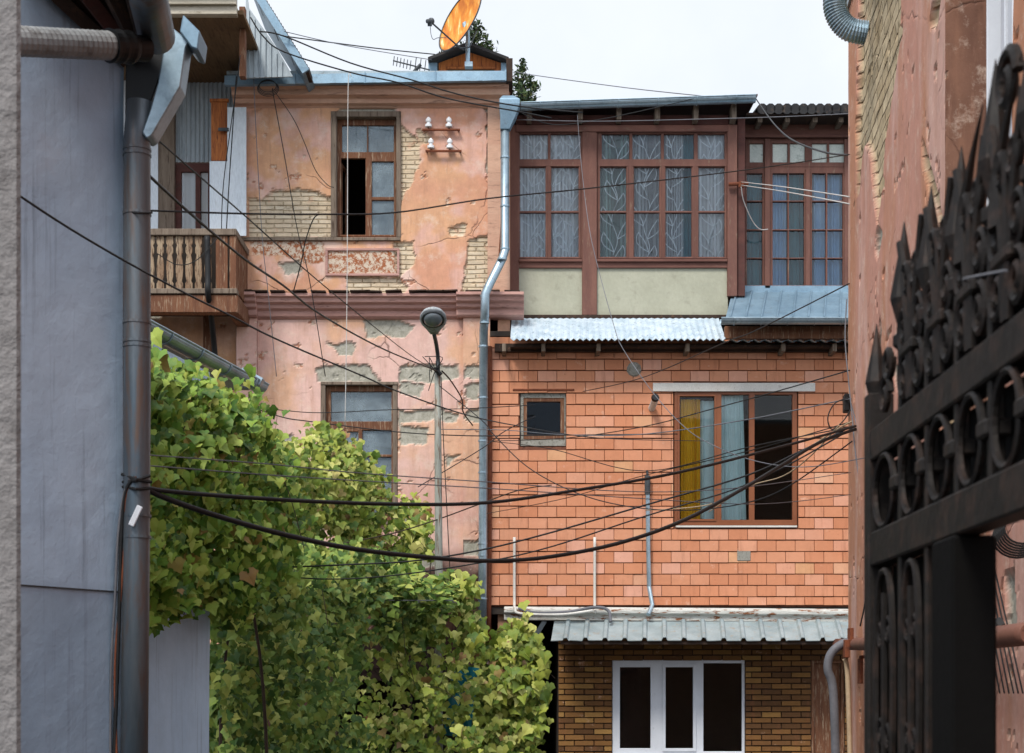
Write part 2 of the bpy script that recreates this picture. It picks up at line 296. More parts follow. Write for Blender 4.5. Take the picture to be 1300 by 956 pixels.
class MB:
    def __init__(s, T=None): s.v = []; s.f = []; s.mi = []; s.T = T
    def add(s, vs, fs, mi=0):
        n = len(s.v)
        for p in vs:
            p = Vector(p); s.v.append(s.T @ p if s.T else p)
        for f in fs: s.f.append(tuple(n+i for i in f)); s.mi.append(mi)
    def box(s, a, b, mi=0):
        x0, y0, z0 = a; x1, y1, z1 = b
        if x0 > x1: x0, x1 = x1, x0
        if y0 > y1: y0, y1 = y1, y0
        if z0 > z1: z0, z1 = z1, z0
        s.add([(x0,y0,z0),(x1,y0,z0),(x1,y1,z0),(x0,y1,z0),(x0,y0,z1),(x1,y0,z1),(x1,y1,z1),(x0,y1,z1)],
              [(0,3,2,1),(4,5,6,7),(0,1,5,4),(1,2,6,5),(2,3,7,6),(3,0,4,7)], mi)
        return s
    def pb(s, x0, y0, x1, y1, Y, d, mi=0):
        """box whose front face covers that piece of the facade at distance Y"""
        a = P(x0, y1, Y); b = P(x1, y0, Y); s.box((a.x, Y, a.z), (b.x, Y+d, b.z), mi); return s
    def tube(s, pts, r, n=8, mi=0, caps=True):
        pts = [Vector(p) for p in pts]; rs = r if isinstance(r, (list, tuple)) else [r]*len(pts)
        vs = []; up = None
        for i, p in enumerate(pts):
            t = (pts[min(i+1, len(pts)-1)]-pts[max(i-1, 0)]).normalized()
            if up is None:
                up = Vector((0, 0, 1)) if abs(t.z) < .9 else Vector((0, 1, 0))
            a = t.cross(up).normalized(); b = a.cross(t).normalized(); up = b
            for k in range(n):
                th = 2*math.pi*k/n
                vs.append(p+(a*math.cos(th)+b*math.sin(th))*rs[i])
        fs = []
        for i in range(len(pts)-1):
            for k in range(n):
                k2 = (k+1) % n
                fs.append((i*n+k, i*n+k2, (i+1)*n+k2, (i+1)*n+k))
        if caps:
            fs.append(tuple(range(n))[::-1]); fs.append(tuple((len(pts)-1)*n+k for k in range(n)))
        s.add(vs, fs, mi); return s
    def prism(s, poly, y0, y1, mi=0):
        n = len(poly)
        vs = [(x, y0, z) for x, z in poly]+[(x, y1, z) for x, z in poly]
        fs = [tuple(range(n)), tuple(range(n, 2*n))[::-1]]+[(i, i+n, (i+1) % n+n, (i+1) % n) for i in range(n)]
        s.add(vs, fs, mi); return s
    def sweepx(s, prof, x0, x1, z0=0, z1=None, mi=0):
        """profile [(y,z)] extruded along x (z offset z0 at x0, z1 at x1)"""
        z1 = z0 if z1 is None else z1; n = len(prof)
        vs = [(x0, y, z+z0) for y, z in prof]+[(x1, y, z+z1) for y, z in prof]
        fs = [tuple(range(n))[::-1], tuple(range(n, 2*n))]+[(i, (i+1) % n, (i+1) % n+n, i+n) for i in range(n)]
        s.add(vs, fs, mi); return s
    def lathe(s, prof, origin, axis=Vector((0, 0, 1)), n=16, mi=0):
        axis = Vector(axis).normalized(); q = axis.to_track_quat('Z', 'Y')
        vs = []; fs = []; m = len(prof)
        for r, h in prof:
            for k in range(n):
                th = 2*math.pi*k/n
                vs.append(Vector(origin)+q @ Vector((r*math.cos(th), r*math.sin(th), h)))
        for i in range(m-1):
            for k in range(n): fs.append((i*n+k, i*n+(k+1) % n, (i+1)*n+(k+1) % n, (i+1)*n+k))
        fs.append(tuple(range(n))[::-1]); fs.append(tuple((m-1)*n+k for k in range(n)))
        s.add(vs, fs, mi); return s
    def build(s, name, mats, parent=None, bevel=0, smooth=False, **props):
        vs = s.v
        if parent is None:
            xs = [p.x for p in vs]; ys = [p.y for p in vs]; zs = [p.z for p in vs]
            org = Vector(((min(xs)+max(xs))/2, (min(ys)+max(ys))/2, min(zs)))
        else: org = ORG[root_of(parent)]
        me = bpy.data.meshes.new(name)
        me.from_pydata([tuple(p-org) for p in vs], [], s.f)
        if isinstance(mats, str): mats = [mats]
        for m in mats: me.materials.append(M[m] if isinstance(m, str) else m)
        if len(mats) > 1: me.polygons.foreach_set('material_index', s.mi)
        if smooth: me.polygons.foreach_set('use_smooth', [True]*len(s.f))
        me.update()
        o = bpy.data.objects.new(name, me); COL.objects.link(o)
        if parent is None: o.location = org; ORG[o] = org
        else: o.parent = parent
        if bevel:
            b = o.modifiers.new('bevel', 'BEVEL'); b.width = bevel; b.segments = 1; b.limit_method = 'ANGLE'
        setp(o, **props); return o

def spline(pts, k=8):
    pts = [np.array(p, float) for p in pts]; out = []
    for i in range(len(pts)-1):
        p0 = pts[max(i-1, 0)]; p1 = pts[i]; p2 = pts[i+1]; p3 = pts[min(i+2, len(pts)-1)]
        for j in range(k):
            t = j/k
            out.append(.5*((2*p1)+(p2-p0)*t+(2*p0-5*p1+4*p2-p3)*t*t+(-p0+3*p1-3*p2+p3)*t**3))
    out.append(pts[-1]); return out

# ---- numpy noise
def vnoise(x, y, seed=0):
    xi = np.floor(x).astype(np.int64); yi = np.floor(y).astype(np.int64); xf = x-xi; yf = y-yi
    def h(a, b):
        n = (a*374761393+b*668265263+seed*1274126177) & 0xffffffff
        n = ((n ^ (n >> 13))*1274126177) & 0xffffffff
        return ((n ^ (n >> 16)) & 0xffff)/65535.0
    u = xf*xf*(3-2*xf); w = yf*yf*(3-2*yf)
    return (h(xi, yi)*(1-u)+h(xi+1, yi)*u)*(1-w)+(h(xi, yi+1)*(1-u)+h(xi+1, yi+1)*u)*w
def fbm(x, y, seed=0, oct=5):
    s = 0; a = .5; t = 0
    for i in range(oct): s = s+a*vnoise(x*2**i, y*2**i, seed+i*17); t += a; a *= .55
    return s/t
def sdpoly(px, py, poly):
    """signed distance, positive inside"""
    d = np.full(px.shape, 1e9); ins = np.zeros(px.shape, bool); n = len(poly)
    for i in range(n):
        ax, ay = poly[i]; bx, by = poly[(i+1) % n]
        ex, ey = bx-ax, by-ay; wx, wy = px-ax, py-ay
        t = np.clip((wx*ex+wy*ey)/(ex*ex+ey*ey+1e-12), 0, 1)
        d = np.minimum(d, np.hypot(wx-ex*t, wy-ey*t))
        c = ((ay > py) != (by > py)) & (px < (bx-ax)*(py-ay)/((by-ay) if by != ay else 1e-9)+ax)
        ins ^= c
    return np.where(ins, d, -d)

def plaster_wall(name, mat, u0, u1, z0, z1, holes, patches, tonefn, parent, M4, res=.03, thick=.25, ragged=.05, depth=.042, **props):
    """sheet in local (u, z); patches=(channel, polygon[(u,z)]); M4 places it in the world"""
    us = set(np.round(np.linspace(u0, u1, max(2, int((u1-u0)/res)+1)), 4)); zs = set(np.round(np.linspace(z0, z1, max(2, int((z1-z0)/res)+1)), 4))
    def fit(S, val, lo, hi):
        if lo < val < hi:
            for q in [q for q in S if abs(q-val) < res*.45 and q not in (lo, hi)]: S.discard(q)
            S.add(round(val, 5))
    for (a, b, c, d) in holes:
        fit(us, a, u0, u1); fit(us, b, u0, u1); fit(zs, c, z0, z1); fit(zs, d, z0, z1)
    us = np.array(sorted(us)); zs = np.array(sorted(zs)); U, Z = np.meshgrid(us, zs)
    mask = np.zeros(U.shape+(3,))
    n1 = (fbm(U*5, Z*5, 3)-.5)*2; n2 = (fbm(U*19, Z*19, 9, 3)-.5)*2
    for ch, poly in patches:
        s = sdpoly(U, Z, poly)+n1*ragged*1.3+n2*ragged*.4
        mm = np.clip(s/.022+.5, 0, 1)
        mask[..., ch] = np.maximum(mask[..., ch], mm)
    chip = (1.0 if mat.startswith('plaster') else 0.0)*np.clip((fbm(U*5, Z*6, 77, 5)-.735)/.015, 0, 1); mask[..., 2] = np.maximum(mask[..., 2], chip*.8)
    disp = depth*.4*chip+depth*np.maximum(mask[..., 0], mask[..., 1]*.8)
    disp += mask[..., 0]*(fbm(U*2, Z*11, 5)-.5)*.02
    disp += (fbm(U*1.3, Z*1.3, 21)-.5)*.02
    V = np.stack([U, disp, Z], -1).reshape(-1, 3); nu, nz = len(us), len(zs)
    ii, jj = np.meshgrid(np.arange(nz-1), np.arange(nu-1), indexing='ij')
    cu = (us[jj]+us[jj+1])/2; cz = (zs[ii]+zs[ii+1])/2; keep = np.ones(cu.shape, bool)
    for (a, b, c, d) in holes: keep &= ~((cu > a) & (cu < b) & (cz > c) & (cz < d))
    i, j = ii[keep], jj[keep]
    faces = np.stack([i*nu+j, i*nu+j+1, (i+1)*nu+j+1, (i+1)*nu+j], 1).tolist()
    vl = V.tolist(); tone = tonefn(U, Z).reshape(-1, 3); mk = mask.reshape(-1, 3)
    ext = []
    for (a, b, c, d) in holes:
        a, b = max(a, u0), min(b, u1); c = max(c, z0); d = min(d, z1)
        for (p, q) in (((a, c), (b, c)), ((b, c), (b, d)), ((b, d), (a, d)), ((a, d), (a, c))):
            n = len(vl); vl += [[p[0], .012, p[1]], [q[0], .012, q[1]], [q[0], thick, q[1]], [p[0], thick, p[1]]]
            faces.append([n, n+1, n+2, n+3]); ext += [0]*4
    if ext:
        e = np.array(vl[-len(ext):]); tone = np.vstack([tone, tonefn(e[:, 0], e[:, 2]).reshape(-1, 3)]); mk = np.vstack([mk, np.zeros((len(ext), 3))])
    me = bpy.data.meshes.new(name); me.from_pydata(vl, [], faces)
    for nm, arr in (('tone', tone), ('mask', mk)):
        at = me.attributes.new(nm, 'FLOAT_COLOR', 'POINT')
        at.data.foreach_set('color', np.hstack([arr, np.ones((len(arr), 1))]).astype(np.float32).ravel())
    me.materials.append(M[mat]); me.update()
    o = bpy.data.objects.new(name, me); COL.objects.link(o)
    o.parent = parent; o.matrix_local = Matrix.Translation(-ORG[root_of(parent)]) @ M4
    return setp(o, **props)
def pxpoly(pts, Y): return [(P(x, y, Y).x, P(x, y, Y).z) for x, y in pts]
def pxhole(x0, y0, x1, y1, Y):
    a = P(x0, y1, Y); b = P(x1, y0, Y); return (a.x, b.x, a.z, b.z)

# ================================================================== GROUND
g = MB(); g.add([(-400, -400, 0), (400, -400, 0), (400, 400, 0), (-400, 400, 0)], [(0, 1, 2, 3)])
g.build('ground', 'ground', kind='structure')

# ================================================================== PINK HOUSE
YP = 25.0
pink = thing('pink_house', 'old pink plaster house with flaking walls and a metal roof edge behind the vine', 'house', (P(475, 0, YP).x, YP+3, 0))
XL, XR = P(300, 0, YP).x, P(648, 0, YP).x
ZC, ZR = P(0, 378, YP).z, P(0, 112, YP).z
def tone_up(U, Z):
    n = fbm(U*.9, Z*.9, 31)[..., None]; n2 = fbm(U*2.3+9, Z*2.3, 44)[..., None]; n3 = fbm(U*1.7+3, Z*1.7+5, 52)[..., None]
    a, b, c, d = [np.array(lin(h)) for h in ('#cf987c', '#d3a27e', '#d6aa9a', '#e3c8ba')]
    o = a+(b-a)*np.clip((n-.4)*5, 0, 1)
    o = o+(c-o)*np.clip((n2-.52)*6, 0, .9)
    return o+(d-o)*np.clip((n3-.6)*7, 0, .7)
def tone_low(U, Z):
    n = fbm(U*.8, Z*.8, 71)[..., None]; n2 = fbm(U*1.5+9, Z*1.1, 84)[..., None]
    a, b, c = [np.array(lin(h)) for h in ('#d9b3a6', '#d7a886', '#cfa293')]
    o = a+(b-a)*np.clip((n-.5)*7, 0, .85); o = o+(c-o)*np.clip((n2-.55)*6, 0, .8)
    dk = np.array(lin('#3c2a25')); t = np.clip((3.75-Z+.5*fbm(U*2, Z*2, 5)-.25)/.5, 0, 1)[..., None]  # dark dirty wall foot, with the shade under the vine painted in
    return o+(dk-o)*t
hole_up = pxhole(426, 146, 505, 301, YP); hole_lo = pxhole(407, 487, 505, 662, YP)
arch = pxhole(420, 862, 600, 1010, YP)
patch_up = [(0, [(313,250),(332,254),(345,244),(366,240),(395,242),(414,251),(424,252),(424,302),(313,302)]),
            (0, [(508,158),(520,168),(533,180),(532,205),(524,232),(513,248),(506,262),(504,200)]),
            (0, [(595,304),(621,300),(621,376),(583,376),(590,350),(592,325)]),
            (0, [(440,350),(505,352),(522,364),(515,373),(440,373)]),
            (2, [(318,306),(408,304),(412,330),(395,338),(350,322),(322,322)]),
            (2, [(415,318),(505,318),(505,348),(415,348)]),
            (0, [(500,308),(527,304),(524,340),(506,352)]),
            (0, [(568,290),(590,285),(588,298),(570,300)]),
            (1, [(424,141),(455,132),(497,126),(503,138),(506,146),(424,146)]),
            (1, [(617,135),(622,138),(624,220),(619,220)]),
            (0, [(531,165),(545,172),(548,182),(531,186)]),
            (1, [(355,335),(380,330),(384,345),(362,350)])]
up = plaster_wall('upper_wall', 'plaster', XL+.1, XR-.02, ZC-.02, ZR, [hole_up], [(c, pxpoly(p, YP)) for c, p in patch_up], tone_up, pink, Matrix.Translation((0, YP, 0)), res=.026)
patch_lo = [(1, [(462,405),(500,405),(526,413),(512,427),(465,427)]), (1, [(415,435),(452,436),(448,452),(430,452)]),
            (1, [(403,468),(420,463),(470,464),(484,486),(403,486)]), (1, [(505,463),(582,463),(583,480),(545,486),(506,482)]),
            (1, [(507,484),(538,488),(534,506),(507,502)]), (1, [(506,521),(550,519),(584,525),(580,536),(506,536)]),
            (1, [(507,541),(545,542),(543,566),(507,566)]), (1, [(562,576),(584,578),(566,596)]),
            (1, [(563,414),(567,413),(566,420),(562,420)]),
            (1, [(500,642),(532,640),(530,672),(503,670)]), (1, [(350,550),(372,552),(370,576),(352,580)]),
            (0, [(470,500),(500,560),(505,520)]), (0, [(440,392),(452,392),(450,397)]), (0, [(340,600),(360,598),(362,620),(345,622)]),
            (1, [(508,700),(545,695),(560,720),(515,722)])]
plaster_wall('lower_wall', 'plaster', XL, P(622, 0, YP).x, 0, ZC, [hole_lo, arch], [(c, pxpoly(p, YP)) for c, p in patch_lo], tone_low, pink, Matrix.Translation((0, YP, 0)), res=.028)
# lower pilasters (proud)
YQ = YP-.08
pat_q = [(1, [(590,462),(609,463),(609,480),(589,480)]), (1, [(590,488),(608,488),(608,508),(590,506)]), (1, [(590,520),(609,518),(609,534),(588,534)]),
         (1, [(588,688),(609,686),(609,705),(588,705)]), (1, [(641,392),(650,392),(648,402),(642,402)])]
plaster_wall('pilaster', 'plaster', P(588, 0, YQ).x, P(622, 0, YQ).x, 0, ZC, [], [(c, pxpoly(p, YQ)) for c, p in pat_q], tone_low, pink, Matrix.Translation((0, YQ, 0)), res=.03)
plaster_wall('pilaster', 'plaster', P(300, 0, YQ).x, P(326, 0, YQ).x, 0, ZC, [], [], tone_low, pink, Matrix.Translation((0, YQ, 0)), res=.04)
b = MB()
for xa, xb in ((300, 326), (588, 622)):
    for s_ in (P(xa, 0, YQ).x, P(xb, 0, YQ).x): b.box((s_-.001, YQ+.012, 0), (s_+.001, YP+.02, ZC))
b.build('pilaster_side', 'moulding', pink)
# upper right pilaster strip
b = MB(); b.pb(619, 132, 647, 376, YP-.05, .045); b.build('corner_strip', 'pilaster_top', pink)
# body: sides, back, roof
b = MB(); b.box((XL, YP+.02, 0), (XL+.2, YP+7, ZR)); b.box((XR-.2, YP+.02, 0), (XR-.004, YP+7, ZR)); b.box((XL, YP+7, 0), (XR, YP+7.2, ZR))
b.build('side_wall', 'peach', pink)
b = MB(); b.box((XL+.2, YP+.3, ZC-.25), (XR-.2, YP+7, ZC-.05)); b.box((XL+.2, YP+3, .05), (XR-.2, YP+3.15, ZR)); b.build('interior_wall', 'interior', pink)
b = MB(); b.box((XL-.1, YP-.3, ZR+.1), (XR+.02, YP+7.3, ZR+.16)); b.build('roof', 'zinc_old', pink)
# string course
def course(name, mat, x0, x1, ytop, prof, Y, parent, end=True):
    z = P(0, ytop, Y).z; b = MB(); b.sweepx([(Y-py, z-pz) for py, pz in prof], P(x0, 0, Y).x, P(x1, 0, Y).x)
    return b.build(name, mat, parent, bevel=.006)
pr = [(0, 0), (.26, .0), (.27, .05), (.22, .07), (.21, .13), (.15, .16), (.14, .21), (.08, .24), (.07, .32), (.03, .35), (0, .36), (-.05, .36), (-.05, 0)]
course('string_course', 'moulding', 298, 590, 377, pr, YP, pink)
pr2 = [(p+.09 if p > 0 else p, q) for p, q in pr]
course('string_course', 'moulding', 580, 665, 377, pr2, YP, pink)
course('string_course', 'moulding', 299, 328, 377, pr2, YP, pink)
# ragged slate slabs lying along the string course
b = MB()
for i in range(15):
    x = 302+i*24+random.uniform(-4, 4); q = P(x, 377, YP)
    b.T = Matrix.Translation((q.x, YP-.14, q.z+.015)) @ Matrix.Rotation(random.uniform(-.05, .05), 4, 'Y')
    b.box((0, -.17, 0), (.3+random.uniform(-.08, .02), .12, .02))
b.T = None; b.build('capping_slate', 'dark_wood', pink)
# sill band under the upper window + recessed panel frame
b = MB(); b.pb(301, 301, 508, 305, YP-.05, .07); b.build('sill_band', 'old_wood', pink, bevel=.004)
b = MB(); b.pb(413, 315, 507, 318, YP-.03, .04); b.pb(413, 347, 507, 350, YP-.03, .04); b.pb(413, 318, 416, 347, YP-.03, .04); b.pb(504, 318, 507, 347, YP-.03, .04)
b.build('panel_moulding', 'moulding', pink, bevel=.004)
# top cornice
pc = [(0, 0), (.30, 0), (.30, .12), (.24, .14), (.22, .22), (.12, .25), (.1, .31), (.04, .33), (0, .36), (-.05, .36), (-.05, 0)]
z = P(0, 109, YP).z; b = MB(); b.sweepx([(YP-py, z-pz) for py, pz in pc], P(297, 0, YP).x, P(646, 0, YP).x)
b.build('top_cornice', 'pilaster_top', pink, bevel=.006)
# metal edge: sloping flashing with a drip, slightly bent
b = MB(); n = 24
for i in range(n):
    xa, xb = 286+(642-286)*i/n, 286+(642-286)*(i+1)/n
    ya, yb = 98-6*i/n+random.uniform(-.4, .4), 98-6*(i+1)/n
    p0, p1 = P(xa, ya, YP-.35), P(xb, yb, YP-.35)
    b.add([(p0.x, YP-.12, p0.z+.05), (p1.x, YP-.12, p1.z+.05), (p1.x, YP-.42, p1.z-.0), (p0.x, YP-.42, p0.z), (p0.x, YP-.43, p0.z-.15), (p1.x, YP-.43, p1.z-.15), (p0.x, YP-.37, p0.z-.16), (p1.x, YP-.37, p1.z-.16)],
          [(0, 1, 2, 3), (3, 2, 5, 4), (4, 5, 7, 6)])
    if i % 6 == 5: b.box((p1.x-.01, YP-.44, p1.z-.16), (p1.x+.01, YP-.4, p1.z+.01))
b.build('roof_edge_flashing', 'zinc_blue', pink)
b = MB(); q = P(646, 92, YP); b.box((q.x-.04, YP-.42, q.z-.3), (q.x+.06, YP+2, q.z+.06)); b.build('side_fascia', 'dark_wood', pink)

# --- window builder ------------------------------------------------------
def window(name, parent, x0, y0, x1, y1, Y, fr, mat, panes, gmat='glass', depth=.06, mull=None, label=None, glass_dy=.03, skip=()):
    """panes: list of (x0,y0,x1,y1) glazed rects in px; the frame is everything between them"""
    b = MB()
    xs = sorted({x0, x1}|{p[0] for p in panes}|{p[2] for p in panes}); ys = sorted({y0, y1}|{p[1] for p in panes}|{p[3] for p in panes})
    for i in range(len(xs)-1):
        for j in range(len(ys)-1):
            cx, cy = (xs[i]+xs[i+1])/2, (ys[j]+ys[j+1])/2
            if any(p[0] < cx < p[2] and p[1] < cy < p[3] for p in panes): continue
            b.pb(xs[i], ys[j], xs[i+1], ys[j+1], Y, depth)
    # merge coincident verts and drop doubled inner faces
    o = b.build(name, mat, parent)
    import bmesh
    bm = bmesh.new(); bm.from_mesh(o.data); bmesh.ops.remove_doubles(bm, verts=bm.verts, dist=.0005)
    seen = {}
    for f in bm.faces: seen.setdefault(tuple(sorted(v.index for v in f.verts)), []).append(f)
    kill = [f for fs in seen.values() if len(fs) > 1 for f in fs]
    bmesh.ops.delete(bm, geom=kill, context='FACES')
    bmesh.ops.dissolve_limit(bm, angle_limit=.01, verts=bm.verts, edges=bm.edges)
    bm.to_mesh(o.data); bm.free()
    bv = o.modifiers.new('bevel', 'BEVEL'); bv.width = .005; bv.segments = 1; bv.limit_method = 'ANGLE'
    gb = MB()
    for i, p in enumerate(panes):
        if i in skip: continue
        gb.pb(p[0]-.3, p[1]-.3, p[2]+.3, p[3]+.3, Y+depth*.5, .006)
    if gb.v: gb.build('pane', gmat, o)
    if label: o['label'] = label
    return o

# upper window: stone-grey casing then frame
b = MB(); Yc = YP-.02
b.pb(420, 141, 427, 301, Yc, .16); b.pb(503, 141, 509, 301, Yc, .16); b.pb(420, 141, 509, 148, Yc-.003, .166)
b.build('window_casing', 'old_wood', pink, bevel=.006)
w = window('window', pink, 427, 149, 503, 300, YP+.12, 0, 'brown_wood', [(434,159,466,193),(467.5,159,500,193),(433,201,464,298),(472,205,500,250),(472,254,500,298)], 'glass_dust_refl', .07, skip=(2,), label='brown wooden window with its left casement standing open')
b = MB(); q = P(433, 250, YP+.1)   # the open left casement, swung inward
b.T = Matrix.Translation((q.x, YP+.2, P(0, 298, YP).z)) @ Matrix.Rotation(R(80), 4, 'Z')
b.box((0, 0, 0), (.05, .04, 1.2)); b.box((.33, 0, 0), (.38, .04, 1.2)); b.box((.05, 0, 0), (.33, .04, .05)); b.box((.05, 0, 1.15), (.33, .04, 1.2)); b.T = None
b.build('open_casement', 'brown_wood', w)
# lower window
w = window('window', pink, 408, 488, 504, 661, YP+.1, 0, 'brown_wood', [(420,497,497,535),(414,548,455,600),(460,546,497,577),(460,580,497,652),(414,604,455,652)], 'glass_dust_refl', .08, label='dusty brown window half covered by vine')
b = MB(); b.pb(407, 487, 413, 661, YP-.0, .09); b.pb(498.5, 487, 504.5, 661, YP, .09); b.pb(407, 484.5, 505, 488.5, YP-.012, .1); b.build('window_casing', 'old_wood', pink, bevel=.006)
b = MB(); b.pb(405, 661, 508, 666, YP-.06, .2); b.build('window_sill', 'old_wood', pink, bevel=.006)
# arch hoop over the ground-floor opening + dark room behind
b = MB()
a0, a1 = P(425, 0, YP).x, P(595, 0, YP).x; cxx = (a0+a1)/2; rr = (a1-a0)/2; zt = P(0, 845, YP).z
for i in range(14):
    t0, t1 = math.pi*i/14, math.pi*(i+1)/14
    po = [(cxx-rr*math.cos(t)*k, zt-.55+(.55)*math.sin(t)*k+(.0)) for t, k in ((t0, 1.0), (t1, 1.0), (t1, 1.18), (t0, 1.18))]
    b.prism(po, YP-.04, YP+.05)
b.build('arch_hoop', 'stain_shade', pink)
b = MB(); b.pb(420, 800, 600, 864, YP-.012, .25); b.build('arch_spandrel', 'stain_shade', pink)

# ================================================================== small things on the pink wall
for (xx, yy, xs, lab) in ((0, 164, (544, 570), 'upper of two rusty iron brackets with white porcelain insulators on pink wall'),
                     (0, 191, (547, 571), 'lower of two rusty iron brackets with white porcelain insulators on pink wall')):
    Yb = YP-.10
    t = thing('insulator_bracket', lab, 'insulator bracket', (P(557, yy, Yb).x, YP, P(0, yy, Yb).z), 'porcelain insulator brackets on the pink wall')
    b = MB(); x0_, x1_ = (536, 584) if yy < 180 else (540, 586)
    b.pb(x0_, yy-.8, x1_, yy+1.4, Yb, .04)
    for e in (x0_+1, x1_-3): b.pb(e, yy-.6, e+2, yy+1.2, Yb+.04, .09)
    for e in xs: q = P(e, yy, Yb+.02); b.tube([q, q+Vector((0, 0, .12))], .012, 6)
    b.build('bracket_bar', 'rust', t)
    for e in xs:
        b = MB(); q = P(e, yy-2, Yb+.02)
        b.lathe([(.03, 0), (.055, .01), (.055, .05), (.03, .06), (.028, .085), (.045, .095), (.045, .13), (.02, .16), (.012, .17)], q, n=14)
        b.build('insulator', 'porcelain', t, smooth=False)

# ================================================================== roof shed, dish, antenna, trees
YS = 27.0
t = thing('roof_dormer', 'small weathered timber dormer with metal sides standing on the pink house roof', 'dormer', (P(595, 95, YS).x, YS+1, ZR+.16))
b = MB()
def gx(x): return P(x, 0, YS).x
def gz(y): return P(0, y, YS).z
b.prism([(gx(557), gz(80)), (gx(595), gz(66)), (gx(636), gz(80)), (gx(636), gz(86)), (gx(557), gz(86))], YS, YS+.06)
b.pb(557, 86, 568, 118, YS, .06); b.pb(628, 86, 637, 118, YS, .06)
b.pb(568, 84.5, 628, 87, YS-.03, .05)
b.build('gable_front', 'orange_wood', t)
b = MB(); b.pb(558, 80, 636, 118, YS+.5, .05); b.build('inner_wall', 'interior', t)
b = MB()
for s_, xa, xb in ((-1, 544, 595), (1, 595, 646)):
    za = gz(82 if s_ < 0 else 62.5); zb = gz(62.5 if s_ < 0 else 82)
    b.add([(gx(xa), YS-.2, za), (gx(xb), YS-.2, zb), (gx(xb), YS+2, zb), (gx(xa), YS+2, za), (gx(xa), YS-.2, za+.05), (gx(xb), YS-.2, zb+.05), (gx(xb), YS+2, zb+.05), (gx(xa), YS+2, za+.05)],
          [(0, 3, 2, 1), (4, 5, 6, 7), (0, 1, 5, 4), (1, 2, 6, 5), (2, 3, 7, 6), (3, 0, 4, 7)])
b.build('roof', 'roof_tile', t)
for xx in (545, 637):
    b = MB()
    for k in range(8): b.tube([P(xx+k*1.3, 80, YS-.05+k*.004), P(xx+k*1.3, 120, YS-.05+k*.004)], .016, 6)
    b.build('side_cladding', 'zinc_blue', t)

YD = 26.3
q0 = P(594, 84, YD)
t = thing('satellite_dish', 'rust orange satellite dish on a steel mast above the roof', 'satellite dish', q0)
ctr = P(587, 27, YD)
ax = Vector((-.72, -.62, .32)).normalized(); qq = ax.to_track_quat('Z', 'Y')
b = MB(); rad = .52; prof = []
vs = []; fs = []; nn_ = 40; rings = 9
rx, rz_ = .46, .57
side = Vector((0, 0, 1)); xa = side.cross(ax).normalized(); ya = ax.cross(xa).normalized()
Rm = Matrix.Rotation(R(-24), 3, ax); xa = Rm @ xa; ya = Rm @ ya
def dp(r, th, off=0): return ctr+xa*(rx*r*math.cos(th))+ya*(rz_*r*math.sin(th))+ax*(.10*r*r+off-.05)
for off in (0, -.012):
    for i in range(rings+1):
        for k in range(nn_): vs.append(dp(max(i/rings, .01), 2*math.pi*k/nn_, off))
o2 = (rings+1)*nn_
for i in range(rings):
    for k in range(nn_):
        k2 = (k+1) % nn_
        fs.append((i*nn_+k, i*nn_+k2, (i+1)*nn_+k2, (i+1)*nn_+k)); fs.append((o2+i*nn_+k, o2+(i+1)*nn_+k, o2+(i+1)*nn_+k2, o2+i*nn_+k2))
for k in range(nn_): k2 = (k+1) % nn_; fs.append((rings*nn_+k, rings*nn_+k2, o2+rings*nn_+k2, o2+rings*nn_+k))
fs.append(tuple(range(nn_))[::-1])
b.add(vs, fs); b.build('reflector', 'dish', t, smooth=True)
b = MB(); b.tube([dp(1.0, 2*math.pi*k/40) for k in range(41)], .012, 6); b.build('rim', 'dark_metal', t)
b = MB(); lo = P(584, 61, YD-.25); lnb = P(546, 27, YD-.8)
b.tube([lo+Vector((.06, .2, .05)), lo, lnb], .014, 8); b.tube([P(605, 40, YD+.1), P(596, 60, YD-.1), lo], .012, 6); b.build('feed_arm', 'dark_metal', t)
b = MB(); dr = (ctr-lnb).normalized(); b.lathe([(.02, -.09), (.035, -.08), (.035, 0), (.055, .02), (.055, .05), (.02, .06)], lnb, dr, 12); b.box(lnb-Vector((.04, .02, .07)), lnb+Vector((.03, .03, .0)))
b.build('receiver', 'dark_metal', t)
b = MB(); b.tube([Vector((p[0], p[1], p[2])) for p in spline([P(546, 30, YD-.8), P(547, 43, YD-.8), P(550, 50, YD-.8), P(556, 48, YD-.75), P(566, 48, YD-.6)], 5)], .006, 5); b.build('coax_lead', 'cable_grey', t)
b = MB(); b.tube([q0, P(594, 48, YD), P(593, 34, YD+.0)], .035, 10); b.pb(590, 78, 600, 84, YD-.06, .14); b.tube([P(593, 38, YD), ctr-ax*.06], .05, 8); b.build('mast', 'zinc', t)

YA = 26.5
t = thing('tv_antenna', 'thin metal television antenna with short rods left of the satellite dish', 'antenna', P(538, 95, YA))
b = MB(); p0, p1 = P(499, 77, YA), P(546, 89, YA); b.tube([p0, p1], .012, 6); b.build('boom', 'dark_metal', t)
b = MB()
for k in range(9):
    c = p0.lerp(p1, .02+k*.09 if k < 6 else .6+(k-6)*.13); L = .085 if k < 6 else .16
    d = Vector((.1, .2, 1)).normalized(); b.tube([c-d*L, c+d*L], .008, 5)
b.build('rod', 'dark_metal', t)
b = MB(); b.tube([P(528, 105, YA), P(530, 84, YA)], .015, 6); b.tube([P(524, 93, YA), P(534, 82, YA)], .03, 6); b.build('mast', 'dark_metal', t)

